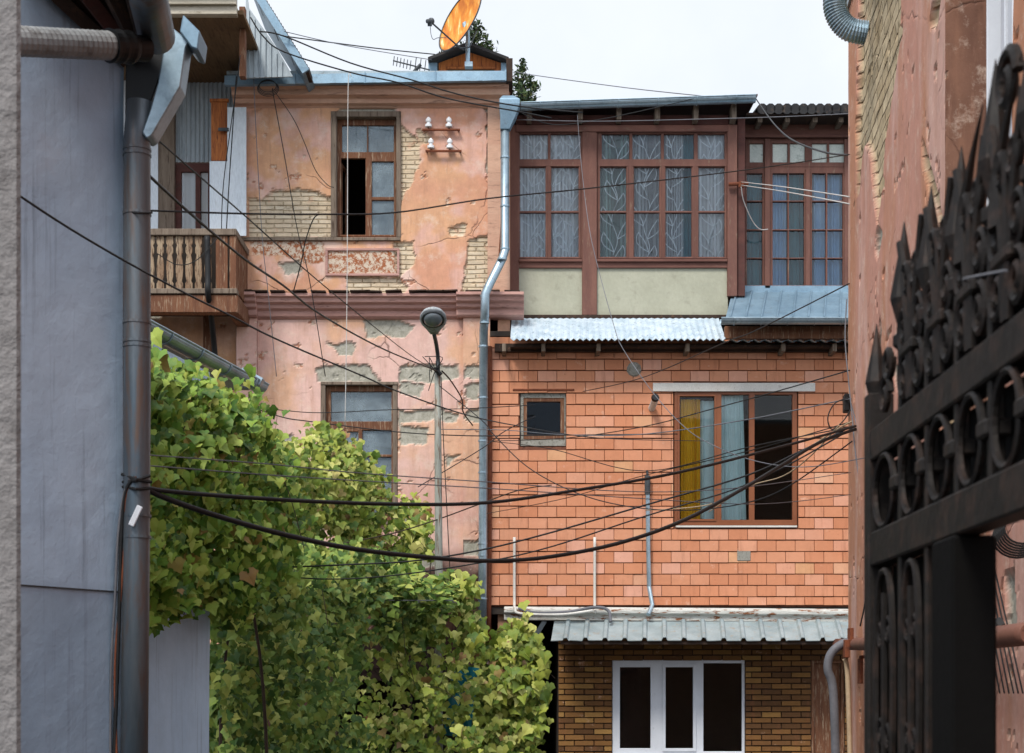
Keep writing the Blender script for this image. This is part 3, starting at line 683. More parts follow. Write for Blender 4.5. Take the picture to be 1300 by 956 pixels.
def conifer(xp, ytop, Y, rad_px, seed, label):
    rnd = random.Random(seed); top = P(xp, ytop, Y); H = top.z
    t = thing('conifer_tree', label, 'tree', (top.x, Y, 0), 'conifers behind the pink house')
    b = MB(); b.tube([(top.x, Y, 0), (top.x+.1, Y, H*.5), (top.x, Y, H*.96)], [.28, .16, .02], 8); b.build('trunk', 'bark', t)
    b = MB(); vis = 3.2
    for i in range(150):
        h = rnd.random()**.8*vis*1.0; zz = H-h+.05; L = (.1+h*rad_px*(.75+.5*rnd.random()))
        th = rnd.uniform(0, 2*math.pi); d = Vector((math.cos(th), math.sin(th), .35+rnd.uniform(-.1, .25)))
        base = Vector((top.x, Y, zz)); tip = base+d*L
        b.tube([base, tip], [.02, .006], 4, mi=1, caps=False)
        for k in range(int(7+L*30)):
            c = base.lerp(tip, rnd.uniform(.15, 1.05))+Vector([rnd.uniform(-.07, .07) for _ in range(3)])
            s = rnd.uniform(.035, .09); e1 = Vector([rnd.gauss(0, 1) for _ in range(3)]).normalized(); e2 = e1.cross(Vector([rnd.gauss(0, 1) for _ in range(3)])).normalized()
            b.add([c-e1*s, c+e2*s*.45, c+e1*s, c-e2*s*.45], [(0, 1, 2, 3)])
    b.build('crown', ['needle', 'bark'], t)
conifer(603, 30, 40, .42, 3, 'taller dark conifer right behind the satellite dish')
conifer(566, 58, 40, .36, 8, 'low dark conifer top left of the satellite dish')
conifer(664, 82, 38, .30, 5, 'narrow green conifer top rising right of the pink house roof')

# ================================================================== BRICK HOUSE with glazed gallery
YT = 24.9; YB = 25.4; YR = 25.9
bh = thing('brick_house', 'terracotta block house with a red wooden glazed gallery on top', 'house', (P(850, 0, YT).x, YT+3, 0))
Xl, Xr = P(622, 0, YT).x, P(1130, 0, YT).x
hs = pxhole(660, 497, 718.5, 567, YT); hb = pxhole(855, 496, 1013, 668, YT)
zb, zt = P(0, 770, YT).z, P(0, 428, YT).z
# backing
def holed_boxes(b, x0, x1, z0, z1, holes, Y, d, mi=0):
    xs = sorted({x0, x1}|{h[0] for h in holes}|{h[1] for h in holes}); zs = sorted({z0, z1}|{h[2] for h in holes}|{h[3] for h in holes})
    for i in range(len(xs)-1):
        for j in range(len(zs)-1):
            cx, cz = (xs[i]+xs[i+1])/2, (zs[j]+zs[j+1])/2
            if any(h[0] < cx < h[1] and h[2] < cz < h[3] for h in holes): continue
            b.box((xs[i], Y, zs[j]), (xs[i+1], Y+d, zs[j+1]), mi)
b = MB(); holed_boxes(b, Xl, Xr, zb, zt, [hs, hb], YT+.012, .28); b.build('backing_wall', 'joint_brown', bh)
def tiles(x0, x1, z0, z1, holes, Y, tw, th, gap_h, gap_v, off0, name, mat, proud=.02, gapset=.012):
    b = MB(); rnd = random.Random(4); r = 0; z = z1-th
    while z > z0-th*.6:
        za = max(z+gap_h, z0); zc = min(z+th, z1)
        x = x0-(off0 if r % 2 else off0+tw/2) % tw-tw
        while x < x1:
            segs = [(max(x+gap_v/2, x0), min(x+tw-gap_v/2, x1))]
            for h in holes:
                if zc > h[2]+.03 and za < h[3]-.03:
                    ns = []
                    for a, c in segs:
                        if c <= h[0] or a >= h[1]: ns.append((a, c)); continue
                        if a < h[0]: ns.append((a, h[0]-.004))
                        if c > h[1]: ns.append((h[1]+.004, c))
                    segs = ns
            for a, c in segs:
                if c-a < .02: continue
                dy = rnd.uniform(0, .009); tl = rnd.uniform(.002, .013); e = .004; za_ = za; za = za+rnd.uniform(-.002, .004); yb = Y+.012
                b.add([(a, yb, za), (c, yb, za), (c, yb, zc), (a, yb, zc),
                       (a+e, Y-dy-tl, za+e), (c-e, Y-dy-tl, za+e), (c-e, Y-dy, zc-e), (a+e, Y-dy, zc-e)],
                      [(4, 5, 6, 7), (0, 1, 5, 4), (1, 2, 6, 5), (2, 3, 7, 6), (3, 0, 4, 7)]); za = za_
            x += tw
        z -= th; r += 1
    return b.build(name, mat, bh)
u = YT/F
tiles(Xl, Xr, zb+.02, zt, [hs, hb], YT-.012, 24.2*u, 14.35*u, .0085, .0035, 12*u, 'block_wall', 'tile')
# bodies
b = MB(); b.box((Xl, YT+.3, zb), (Xl+.15, YT+7, zt)); b.box((Xr-.15, YT+.3, 0), (Xr, YT+7, zt)); b.box((Xl, YT+7, 0), (Xr, YT+7.2, zt)); b.build('side_wall', 'interior', bh)
b = MB(); b.box((Xl, YT+.02, zb-.12), (Xr, YT+7, zb-.01)); b.box((Xl, YT+.02, zt+.02), (Xr, YT+7, zt+.1)); b.box((Xl+.2, YT+2.6, zb), (Xr-.2, YT+2.7, zt)); b.build('floor_slab', 'interior', bh)
# small window
b = MB(); b.pb(661, 497.5, 718, 505, YT+.03, .1); b.pb(661, 558, 718, 566, YT+.03, .1); b.pb(661, 505, 664.5, 558, YT+.03, .1); b.pb(716.5, 505, 718, 558, YT+.03, .1); b.build('window_packing', 'cork', bh)
window('window', bh, 664.6, 505.2, 716.4, 557.8, YT+.04, 0, 'brown_wood', [(669,510,711.5,552)], 'glass_dim', .07, label='small square window with a brown frame')
b = MB(); b.pb(651, 493.5, 729, 496, YT-.035, .05); b.build('lintel_bar', 'rust', bh, bevel=.003)
# big window
window('window', bh, 856, 497.2, 1012, 667, YT-.005, 0, 'brown_frame', [(863,503,907,659),(916,501,951,660),(958,501,1006,660)], 'glass_dim', .08, label='wide brown three part window with its right part dark')
b = MB(); b.pb(861, 501, 909.5, 503, YT-.02, .02); b.pb(861, 659, 909.5, 661.5, YT-.02, .02); b.pb(860.5, 503, 863, 659, YT-.02, .02); b.pb(907, 503, 909.5, 659, YT-.02, .02); b.build('window_sash', 'brown_frame', bh, bevel=.003)
b = MB(); b.pb(829, 486, 1035, 496.8, YT-.05, .04); b.build('lintel_board', 'white_pipe', bh, bevel=.004)
b = MB(); b.pb(858, 667.2, 1012, 669.5, YT-.04, .08); b.build('window_sill', 'white_pipe', bh, bevel=.003)

def curtain(label, cat, x0, y0, x1, y1, Y, mat, folds=6, amp=.03, group=None, pattern=0, bottom_shift=0, top_pleat=True):
    b = MB(); nx = folds*8; a = P(x0, y1, Y); c = P(x1, y0, Y); nz_ = 6; vs = []; ph = random.uniform(0, 6)
    for j in range(nz_+1):
        f = j/nz_
        for i in range(nx+1):
            s = i/nx; x = a.x+(c.x-a.x)*s+bottom_shift*(1-f)*s
            y = Y+amp*math.sin(s*folds*2*math.pi+ph+.9*math.sin(3*s+f*.6))*(.7+.3*(1-f))*(.65+.35*math.sin(s*folds*2.3+ph))+.012*math.sin(s*folds*5.1+ph)
            vs.append((x, y, a.z+(c.z-a.z)*f))
    fs = [(j*(nx+1)+i, j*(nx+1)+i+1, (j+1)*(nx+1)+i+1, (j+1)*(nx+1)+i) for j in range(nz_) for i in range(nx)]
    b.add(vs, fs, 0)
    if pattern:
        # woven trailing-leaf motif, a raised thread on the cloth
        Wd = c.x-a.x; Hh = c.z-a.z; per = .34; yy = Y-amp-.004; ns = max(1, round(Wd/.40))
        def ribbon(pts, w):
            for k in range(len(pts)-1):
                p, q = Vector(pts[k]), Vector(pts[k+1]); d = (q-p).normalized(); nrm = Vector((-d.z, 0, d.x))*w
                r_ = [p-nrm, q-nrm, q+nrm, p+nrm]
                if all(a.x < v_.x < c.x and a.z < v_.z < c.z for v_ in r_): b.add(r_, [(0, 1, 2, 3)], 1)
        for s_ in range(ns):
            xc = a.x+Wd*(s_+.5)/ns
            stem = lambda zz: xc+.045*math.sin((zz)*2*math.pi/(2*per)+pattern)
            zz = a.z-per
            ribbon([(stem(a.z+k*.04), yy, a.z+k*.04) for k in range(int(Hh/.04)+1)], .005)
            k = 0
            while zz < c.z:
                sd = 1 if k % 2 else -1; x_ = stem(zz)
                L1 = []; L2 = []
                for m_ in range(9):
                    tt = m_/8; bx = sd*.17*math.sin(tt*math.pi*.55); bz = per*.95*tt; wd = .055*math.sin(math.pi*tt)
                    L1.append((x_+bx+sd*wd, yy, zz+bz-wd*.4)); L2.append((x_+bx-sd*wd, yy, zz+bz+wd*.4))
                ribbon(L1, .006); ribbon(L2, .006); zz += per*.62; k += 1
    o = b.build('curtain', [mat, 'lace_pattern'] if pattern else mat, smooth=False)
    for pl in o.data.polygons: pl.use_smooth = True
    return setp(o, label, cat, group)
curtain('mustard yellow pleated curtain behind the left part of the wide brown window', 'curtain', 864, 507, 889, 659, YT+.12, 'yellow_cloth', 6, .03)
curtain('pale teal curtain next to the yellow one in the wide brown window', 'curtain', 888, 509, 907, 659, YT+.14, 'teal_cloth', 3, .03)
curtain('pale teal curtain hanging in the middle part of the wide brown window', 'curtain', 915, 501, 943, 660, YT+.13, 'teal_cloth', 5, .03, bottom_shift=.05)

# gallery ----------------------------------------------------------------
zbase = P(0, 402, YB).z
b = MB()
b.pb(645, 158, 659, 402, YB-.03, .16); b.build('gallery_post', 'red_wood', bh, bevel=.008)
b = MB(); b.pb(739, 165, 758, 400, YB-.04, .16); b.build('gallery_post', 'red_wood', bh, bevel=.008)
b = MB(); b.pb(923.5, 158, 936, 376, YB-.05, .18); b.build('gallery_post', 'red_wood', bh, bevel=.008)
b = MB(); b.pb(936.2, 150, 946, 376, YB+.02, .55); b.build('gallery_post', 'dark_red', bh, bevel=.008)
b = MB(); b.pb(655, 146, 925, 158.5, YB-.02, .12); b.build('gallery_beam', 'dark_red', bh, bevel=.006)
b = MB(); b.pb(655, 158.5, 925, 167, YB-.06, .18); b.build('gallery_beam', 'red_wood_h', bh, bevel=.008)
b = MB(); b.pb(659, 328.5, 739, 332, YB-.07, .15); b.pb(758, 328.5, 923.4, 332, YB-.07, .15); b.build('gallery_sill', 'red_wood_h', bh, bevel=.005)
b = MB(); b.pb(659, 332.5, 739, 340, YB-.03, .12); b.pb(758, 332.5, 923.4, 340, YB-.03, .12); b.build('gallery_rail', 'red_wood_h', bh, bevel=.005)
b = MB(); b.pb(646, 340.5, 742, 400, YB+.01, .1); b.build('parapet_panel', 'green_panel', bh)
b = MB(); b.pb(755, 340.5, 924, 400, YB+.01, .1); b.build('parapet_panel', 'green_panel', bh)
b = MB(); b.pb(646, 399.5, 925, 404, YB-.06, .2); b.build('base_board', 'dark_wood', bh, bevel=.004)
window('window', bh, 656, 167.2, 739, 328.3, YB, 0, 'red_wood', [(660,170,695.5,202),(699,170,737,202),(660,212,692.5,267.7),(660,270,692.5,326),(700,212,734.5,267.7),(700,270,734.5,326)], 'glass_refl', .07, label='narrower gallery window with two lower casements at the drainpipe')
window('window', bh, 758.2, 167.2, 923.3, 328.3, YB, 0, 'red_wood', [(764,170,799,202),(803,170,839,202),(843,170,881,202),(886,170,920,202)]+[(x0,y0,x1,y1) for (x0,x1) in ((762,795),(805,837),(845,878),(887,920)) for (y0,y1) in ((212,267.7),(270,326))], 'glass_refl', .07, label='broad gallery window with four tall casements')
# raised sashes and black joints
b = MB()
for (a_, c_) in ((657.5,695),(697.5,737),(760,797.5),(802.5,840),(842.5,881),(884.5,922.5)):
    b.pb(a_, 209.2, c_, 211, YB-.015, .014); b.pb(a_, 326.5, c_, 328, YB-.015, .014)
    b.pb(a_, 211, a_+1.6, 326.5, YB-.015, .014); b.pb(c_-1.6, 211, c_, 326.5, YB-.015, .014)
b.build('casement_edge', 'red_wood', bh, bevel=.003)
G2 = 'patterned voile curtains in the glazed gallery'
curtain('leaf patterned voile curtain at the narrow gallery window beside the drainpipe', 'curtain', 659, 168, 738, 328, YB+.13, 'lace_white', 9, .06, G2, 1.0)
curtain('greenish patterned voile in the leftmost casement of the broad gallery window', 'curtain', 761, 168, 799, 328, YB+.13, 'lace_dark', 4, .06, G2, 2.0)
curtain('grey leaf patterned voile in the second casement of the broad gallery window', 'curtain', 801, 168, 840, 328, YB+.14, 'lace', 4, .06, G2, 3.1)
curtain('grey leaf patterned voile in the third casement of the broad gallery window', 'curtain', 843, 168, 868, 328, YB+.13, 'lace', 4, .06, G2, 4.0)
curtain('pale leaf patterned voile in the rightmost casement of the broad gallery window', 'curtain', 884, 168, 922, 328, YB+.13, 'lace_white', 4, .06, G2, 5.2)
curtain('dark teal curtain gap between two patterned voiles in the broad gallery window', 'curtain', 866, 168, 884, 328, YB+.22, 'teal_dark_cloth', 3, .03)
# interior of gallery
zr_ = P(0, 128, YB).z
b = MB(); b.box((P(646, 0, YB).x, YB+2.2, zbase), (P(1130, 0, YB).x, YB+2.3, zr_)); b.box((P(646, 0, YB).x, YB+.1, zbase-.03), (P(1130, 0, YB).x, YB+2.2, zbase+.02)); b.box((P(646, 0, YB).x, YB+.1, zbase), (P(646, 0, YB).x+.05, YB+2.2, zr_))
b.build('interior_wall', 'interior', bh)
# roof over the gallery with rafters and gutter
b = MB(); p0, p1 = P(648, 142, YB), P(958, 131, YB)
b.add([(p0.x, YB-.32, p0.z), (p1.x, YB-.32, p1.z), (p1.x, YB+3, p1.z+.25), (p0.x, YB+3, p0.z+.25), (p0.x, YB-.32, p0.z+.03), (p1.x, YB-.32, p1.z+.03), (p1.x, YB+3, p1.z+.28), (p0.x, YB+3, p0.z+.28)],
      [(0, 1, 2, 3), (4, 7, 6, 5), (0, 4, 5, 1), (1, 5, 6, 2), (2, 6, 7, 3), (3, 7, 4, 0)]); b.build('gallery_roof', 'dark_red', bh)
for xx in (672, 737, 786, 835, 884, 932): MB().pb(xx-3, 142-(xx-648)*.035, xx+3, 151, YB-.28, .3).build('rafter_end', 'old_wood', bh, bevel=.004)
def gutter(parent, pts, r, mat, name='gutter', joints=4, T=None):
    b = MB(); pts = [Vector(p) for p in pts]; d = (pts[-1]-pts[0]).normalized(); sd = d.cross(Vector((0, 0, 1))).normalized(); upv = Vector((0, 0, 1)); n = 12
    for rr_, flip in ((r, 0), (r*.93, 1)):
        vs = []
        for p in pts:
            for k in range(n+1):
                th = math.pi*k/n; vs.append(p+sd*math.cos(th)*rr_-upv*math.sin(th)*rr_)
        fs = [(i*(n+1)+k, i*(n+1)+k+1, (i+1)*(n+1)+k+1, (i+1)*(n+1)+k) for i in range(len(pts)-1) for k in range(n)]
        b.add(vs, fs)
    b.add([pts[-1]+sd*math.cos(math.pi*k/n)*r-upv*math.sin(math.pi*k/n)*r for k in range(n+1)], [tuple(range(n+1))])
    b.tube([p+sd*r for p in pts], r*.13, 6); b.tube([p-sd*r for p in pts], r*.13, 6)
    for j in range(joints):
        c = pts[0].lerp(pts[-1], (j+.5)/joints)
        b.tube([c+sd*math.cos(math.pi*k/n)*r*1.05-upv*math.sin(math.pi*k/n)*r*1.05 for k in range(n+1)], r*.09, 6)
    return b.build(name, mat, parent)
gutter(bh, [P(661, 133, YB-.42), P(959, 123, YB-.42)], .095, 'zinc', joints=6)
# right recessed gallery part -------------------------------------------
window('window', bh, 946, 168, 1094, 366, YR, 0, 'red_wood', [(952,182,969,206),(981,182,1000,206),(1003,182,1022,206),(1031,182,1050,206),(1052,182,1072,206)], 'frost', .08, label='whitewashed transom row of the recessed gallery window', skip=()) if False else None
rp = [(952,182,969,206),(981,182,1000,206),(1003,182,1022,206),(1031,182,1050,206),(1053,182,1072,206)]
o = window('transom_window', bh, 946, 172, 1094, 212, YR, 0, 'red_wood', rp, 'frost', .08, label='row of small whitewashed panes')
rows = ((220, 254.5), (256, 291), (292.5, 327), (328.5, 362))
o = window('window', bh, 946, 212.1, 1094, 366, YR, 0, 'red_wood', [(x0,y0,x1,y1) for (x0,x1) in ((948,968),(981,1000),(1001.8,1021),(1031,1048.5),(1050.5,1070),(1080,1090)) for (y0,y1) in rows], 'glass_refl', .08, label='recessed gallery window of many small panes')
b = MB(); b.pb(971, 176, 978, 366, YR-.05, .05); b.pb(1023, 214, 1029, 366, YR-.04, .04); b.pb(1072, 176, 1077, 366, YR-.04, .04); b.build('mullion', 'red_wood', bh, bevel=.006)
b = MB(); b.pb(944, 150, 1094, 172, YR-.06, .16); b.pb(944, 170, 1094, 174, YR-.09, .05); b.build('gallery_beam', 'red_wood_h', bh, bevel=.006)
for (a_, c_, m_, lb) in ((946, 972, 'teal_dark_cloth', 'dark teal curtain in the narrow left strip of the recessed gallery window'), (979, 998, 'blue_cloth', 'blue grey curtain left of centre in the recessed gallery window'),
                     (998, 1023, 'teal_dark_cloth', 'dark teal curtain right of the blue one in the recessed gallery window'), (1029, 1092, 'blue_cloth', 'blue curtain at the pink corner in the recessed gallery window')):
    curtain(lb, 'curtain', a_, 213, c_, 366, YR+.14, m_, 4 if c_-a_ < 40 else 8, .05, 'plain curtains in the recessed gallery window')
# black tile roof
b = MB(); p0 = P(962, 141, YR-.5)
wt = (P(1130, 0, YR).x-p0.x)/17
for k in range(17):
    x0_ = p0.x+k*wt
    for (off, r_) in ((.5, .085),):
        c0 = Vector((x0_+wt*off, YR-.55, p0.z+.02)); c1 = c0+Vector((0, 3, .5))
        b.tube([c0, c1], [r_, r_], 10)
    b.box((x0_, YR-.52, p0.z-.03), (x0_+wt-.002, YR-.2, p0.z+.03))
b.add([(p0.x, YR-.5, p0.z), (p0.x+17*wt, YR-.5, p0.z), (p0.x+17*wt, YR+2.5, p0.z+.5), (p0.x, YR+2.5, p0.z+.5)], [(0, 1, 2, 3)])
b.build('tile_roof', 'roof_tile', bh)
for xx in (965, 1000, 1035, 1068): MB().pb(xx-3, 146, xx+3, 155, YR-.4, .5).build('rafter_end', 'old_wood', bh, bevel=.004)
b = MB(); b.pb(948, 143, 1094, 146, YR-.5, .6); b.build('eave_board', 'dark_wood', bh)
# seamed metal roof below the recessed part
p0, p1 = P(921, 404, YT-.75), P(1100, 404, YT-.75); q0_, q1_ = P(930, 370, YR-.03), P(1100, 370, YR-.03)
zf = p0.z; zk = q0_.z
b = MB()
b.add([(p0.x, p0.y, zf), (p1.x, p0.y, zf), (q1_.x, q0_.y, zk), (q0_.x, q0_.y, zk), (p0.x, p0.y, zf-.03), (p1.x, p0.y, zf-.03), (q1_.x, q0_.y, zk-.03), (q0_.x, q0_.y, zk-.03)],
      [(0, 1, 2, 3), (4, 7, 6, 5), (0, 4, 5, 1), (3, 2, 6, 7), (0, 3, 7, 4), (1, 5, 6, 2)])
for k in range(9):
    f = (k+.3)/9; a_ = Vector((p0.x+(p1.x-p0.x)*f, p0.y, zf+.015)); c_ = Vector((q0_.x+(q1_.x-q0_.x)*f, q0_.y, zk+.015)); b.tube([a_, c_], .016, 6)
b.box((q0_.x, q0_.y-.02, zk-.02), (q1_.x, q0_.y+.01, zk+.09))
b.build('seamed_metal_roof', 'zinc_blue', bh)
gutter(bh, [P(915, 405, YT-.83), P(1085, 405, YT-.83)], .085, 'zinc', joints=5)
b = MB(); b.pb(920, 414, 1094, 430, YT-.5, .08); b.build('fascia_board', 'brown_wood', bh, bevel=.006)
# strip roof over the blocks, left
b = MB(); n = 34; x0_, x1_ = P(648, 0, YT-.55).x, P(921, 0, YT-.55).x; zf = P(0, 431, YT-.55).z; zk = P(0, 403.5, YT+.3).z
vs = []
for i in range(n*4+1):
    f = i/(n*4); w_ = .018*math.cos(i*math.pi/2)
    x = x0_+(x1_-x0_)*f; vs.append((x, YT-.55, zf+w_)); vs.append((x+.02, YT+.42, zk+.02+w_*.4))
b.add(vs, [(2*i, 2*i+2, 2*i+3, 2*i+1) for i in range(n*4)]); b.add([Vector(v_)-Vector((0, 0, .006)) for v_ in vs], [(2*i, 2*i+1, 2*i+3, 2*i+2) for i in range(n*4)])
b.build('strip_roof', 'white_metal', bh)
b = MB(); n = 26; x0_, x1_ = P(916, 0, YT-.5).x, P(1100, 0, YT-.5).x; zf = P(0, 433, YT-.5).z; vs = []
for i in range(n*2+1):
    f = i/(n*2); w_ = .022*math.cos(i*math.pi/2)
    vs.append((x0_+(x1_-x0_)*f, YT-.52, zf+w_)); vs.append((x0_+(x1_-x0_)*f, YT+.02, zf+.1+w_))
b.add(vs, [(2*i, 2*i+2, 2*i+3, 2*i+1) for i in range(n*2)]); b.build('eave_sheet', 'white_metal', bh)
b = MB(); b.box((P(648, 0, YT).x, YT-.3, zf-.05), (P(1100, 0, YT).x, YT+.0, zf-.01)); b.pb(628, 436, 1100, 446, YT-.12, .1)
b.build('eave_beam', 'dark_wood', bh)
for xx in (640, 690, 760, 873, 995, 1060): MB().pb(xx-2.5, 436, xx+2.5, 446, YT-.4, .4).build('rafter_end', 'old_wood', bh, bevel=.004)
# white ledge
b = MB(); q = P(0, 768, YT-.25)
za = P(0, 769, YT-.25).z; zc = P(0, 787, YT-.25).z
b.sweepx([(YT-.02, za), (YT-.2, za-.01), (YT-.26, za-.05), (YT-.26, za-.11), (YT-.2, za-.125), (YT-.2, zc), (YT-.02, zc)], P(640, 0, YT).x, P(1100, 0, YT).x, .0, -.04)
b.build('ledge', 'ledge', bh, bevel=.01)
# ribbed canopy
b = MB(); zt_ = P(0, 789, YT-.2).z; zb_ = P(0, 813, YT-.95).z; x0_, x1_ = P(702, 0, YT-.2).x, P(1092, 0, YT-.2).x; n = 16; vs = []
prf = [(0, 0), (.58, 0), (.66, .045), (.8, .045), (.88, 0)]
xs_ = [(x0_+(x1_-x0_)*(k+f)/n, h) for k in range(n) for f, h in prf]+[(x1_, 0)]
for x, h in xs_:
    jitter = random.uniform(-.006, .006)
    vs.append((x+.02, YT-.2, zt_+h)); vs.append((x-.05, YT-.95, zb_+h+jitter))
b.add(vs, [(2*i, 2*i+2, 2*i+3, 2*i+1) for i in range(len(xs_)-1)]); b.add([Vector(v_)-Vector((0, 0, .008)) for v_ in vs], [(2*i, 2*i+1, 2*i+3, 2*i+2) for i in range(len(xs_)-1)])
b.build('ribbed_canopy', 'canopy', bh)
b = MB(); b.box((x0_+.1, YT-.9, zb_-.06), (x1_, YT-.85, zb_-.012)); b.build('canopy_rail', 'dark_wood', bh)
# ground-floor slim brick wall with white window
YG = YT-.02; X0g = P(709, 0, YG).x; zg = P(0, 789, YG).z
hw = pxhole(777, 837, 946, 960, YG); hd = pxhole(1030, 837, 1072, 1010, YG)
b = MB(); holed_boxes(b, X0g, Xr, 0, zg, [hw, hd], YG+.012, .25); b.build('ground_wall', 'dark_wood', bh)
tiles(X0g, Xr, 0, zg, [hw, hd], YG-.01, 25*u, 7.2*u, .012, .012, 5*u, 'slim_brick_facing', 'slimbrick')
window('window', bh, 777.5, 837.5, 945.5, 959, YG+.02, 0, 'white_pvc', [(787,847,826,950),(845,847,880,950),(893,842,942,954)], 'glass_dim', .08, label='white plastic window under the ribbed canopy')
b = MB(); b.pb(841, 843, 845, 954, YG+.0, .02); b.pb(880, 843, 884, 954, YG, .02); b.pb(845, 843, 880, 847, YG, .02); b.pb(845, 950, 880, 954, YG, .02); b.build('window_sash', 'white_pvc', bh, bevel=.003)
b = MB(); b.pb(774, 959.2, 949, 963, YG-.06, .15); b.build('window_sill', 'white_pvc', bh, bevel=.003)
b = MB(); b.pb(1030, 837, 1034, 997, YG+.02, .1); b.pb(1068, 837, 1072, 997, YG+.02, .1); b.pb(1034, 837, 1068, 842, YG+.02, .1); b.build('door_frame', 'brown_wood', bh, bevel=.004)
b = MB(); b.pb(1034, 842, 1068, 997, YG+.07, .04); dr_ = b.build('door', 'brown_wood', bh)
b = MB(); b.pb(1062, 925, 1065, 932, YG+.03, .04); b.build('handle', 'dark_metal', dr_)
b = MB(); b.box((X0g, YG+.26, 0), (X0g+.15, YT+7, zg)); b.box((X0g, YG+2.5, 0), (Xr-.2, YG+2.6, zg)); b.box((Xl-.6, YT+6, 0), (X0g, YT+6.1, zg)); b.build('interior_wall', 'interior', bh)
b = MB(); b.tube([P(671, 822, YT+.2), P(691, 789, YT-.1)], .05, 4); b.build('passage_brace', 'white_metal', bh)
# cement patches
t = MB(); t.lathe([(.0, 0), (.12, .0), (.1, .025), (.05, .04), (.0, .045)], P(805, 469, YT-.02), (0, -1, 0), 11); t.build('cement_patch', 'cork', bh)
t = MB(); t.pb(936, 698, 953, 712, YT-.032, .02); t.build('cement_patch', 'cork', bh, bevel=.008)

# ================================================================== pipes on the brick facade
def pipe(name, label, cat, pts, r, mat, n=12, k=6, group=None, joints=(), jm=None):
    pp = [Vector(p) for p in spline(pts, k)] if k else [Vector(p) for p in pts]
    b = MB(); b.tube(pp, r, n)
    for (p, d) in joints: b.tube([Vector(p)-Vector(d)*.02, Vector(p)+Vector(d)*.02], r*1.12, n)
    o = b.build(name, mat, label=label, cat=cat, group=group)
    for pl in o.data.polygons: pl.use_smooth = len(pl.vertices) == 4
    return o
YV = YT-.1
pipe('vent_stub', 'short white pipe stub with a dark mouth sticking out between the two block wall windows', 'pipe', [P(827, 519, YT), P(830, 512, YT-.2), P(832, 506, YT-.4)], .055, 'white_pipe')
b = MB(); b.lathe([(.06, -.03), (.065, 0), (.055, .03), (.03, .03)], P(832, 505, YT-.42), (.1, -1, .3), 12); b.build('dark_nozzle', 'black', label='round black nozzle at the tip of the white pipe stub', cat='nozzle')
t = thing('cable_conduit', 'grey steel conduit with a dark head left of the wide brown window', 'conduit', P(823, 772, YV))
b = MB(); b.tube([P(822, 610, YV), P(823, 700, YV), P(824, 745, YV), P(828, 768, YV-.1), P(823, 780, YV-.22)], .034, 10); b.build('conduit_tube', 'zinc', t)
b = MB(); b.tube([P(821.5, 597, YV), P(822, 604, YV)], .02, 8); b.tube([P(822, 604, YV), P(822, 628, YV)], .045, 10); b.build('conduit_head', 'dark_metal', t)
for x, lab in ((653, 'thin white plastic pipe rising at the left end of the white ledge'), (755, 'thin white plastic pipe rising from the middle of the white ledge')):
    pts = [P(x, 682, YV), P(x, 770, YV), P(x+1, 776, YV-.2)] if x > 700 else [P(x, 682, YV), P(x, 760, YV), P(x+1, 772, YV-.2), P(x+8, 779, YV-.25), P(x+60, 780, YV-.25), P(x+100, 775, YV-.25)]
    pipe('thin_pipe', lab, 'pipe', pts, .022, 'white_pipe', 8, group='thin white pipes at the ledge')
pipe('ledge_hose', 'grey hose sagging along the white ledge above the canopy', 'hose', [P(658, 772, YT-.32), P(680, 778, YT-.34), P(720, 777, YT-.34), P(755, 771, YT-.34), P(772, 775, YT-.34), P(775, 790, YT-.4)], .025, 'cable_grey', 8)

# silver drainpipe between the houses
t = thing('drainpipe', 'silver drainpipe with a hopper and an offset bend between pink house and gallery', 'drainpipe', P(612, 806, YP-.35))
Yd = YP-.33
b = MB(); pp = [P(641, 160, Yd), P(641, 318, Yd), P(637, 330, Yd-.08), P(621, 362, Yd-.2), P(616, 373, Yd-.22), P(615.5, 400, Yd-.2), P(614, 420, Yd), P(613, 700, Yd), P(612, 806, Yd)]
b.tube(pp, .068, 14); o = b.build('pipe', 'zinc', t)
for pl in o.data.polygons: pl.use_smooth = len(pl.vertices) == 4
b = MB()
for (x, y) in ((641, 200), (641, 262), (641, 316), (637.5, 329), (620, 364), (615.5, 376), (615, 410), (613.5, 440), (613.5, 505), (613, 560), (613, 600), (612.7, 690), (612.5, 705), (612.3, 760)):
    q = P(x, y, Yd if not 325 < y < 412 else Yd-.15); MB().tube([q-Vector((0, 0, .012)), q+Vector((0, 0, .012))], .076, 14).build('joint_band', 'zinc', t)
b = MB()
def quadprism(b, rings):
    n = 4; vs = []
    for (x0, x1, y, Y0, Y1) in rings:
        a = P(x0, y, Yd).x; c = P(x1, y, Yd).x; z = P(0, y, Yd).z
        vs += [(a, Y0, z), (c, Y0, z), (c, Y1, z), (a, Y1, z)]
    fs = [(3, 2, 1, 0), tuple(range(len(vs)-4, len(vs)))]
    for i in range(len(rings)-1):
        for k in range(4): fs.append((i*4+k, i*4+(k+1) % 4, i*4+4+(k+1) % 4, i*4+4+k))
    b.add(vs, fs)
quadprism(b, [(635, 647, 166, Yd-.08, Yd+.08), (635, 655, 150, Yd-.12, Yd+.1), (634, 660, 136, Yd-.16, Yd+.12), (634, 660, 130, Yd-.16, Yd+.12), (638, 652, 124, Yd-.1, Yd+.1)])
b.build('hopper', 'zinc_blue', t, bevel=.008)
pipe('rusty_wall_pipe', 'dark rusty pipe standing behind the silver drainpipe at the block wall edge', 'pipe', [P(620.5, 440, YT-.06), P(620, 640, YT-.06), P(619, 815, YT-.06)], .055, 'rust', 10, 3)
b = MB(); b.tube([P(640.5, 178, Yd+.1), P(640, 240, Yd+.14), P(634, 330, YP-.1)], .02, 6); b.build('wall_wire_duct', 'rust', label='thin rusty rod behind the upper drainpipe', cat='rod')

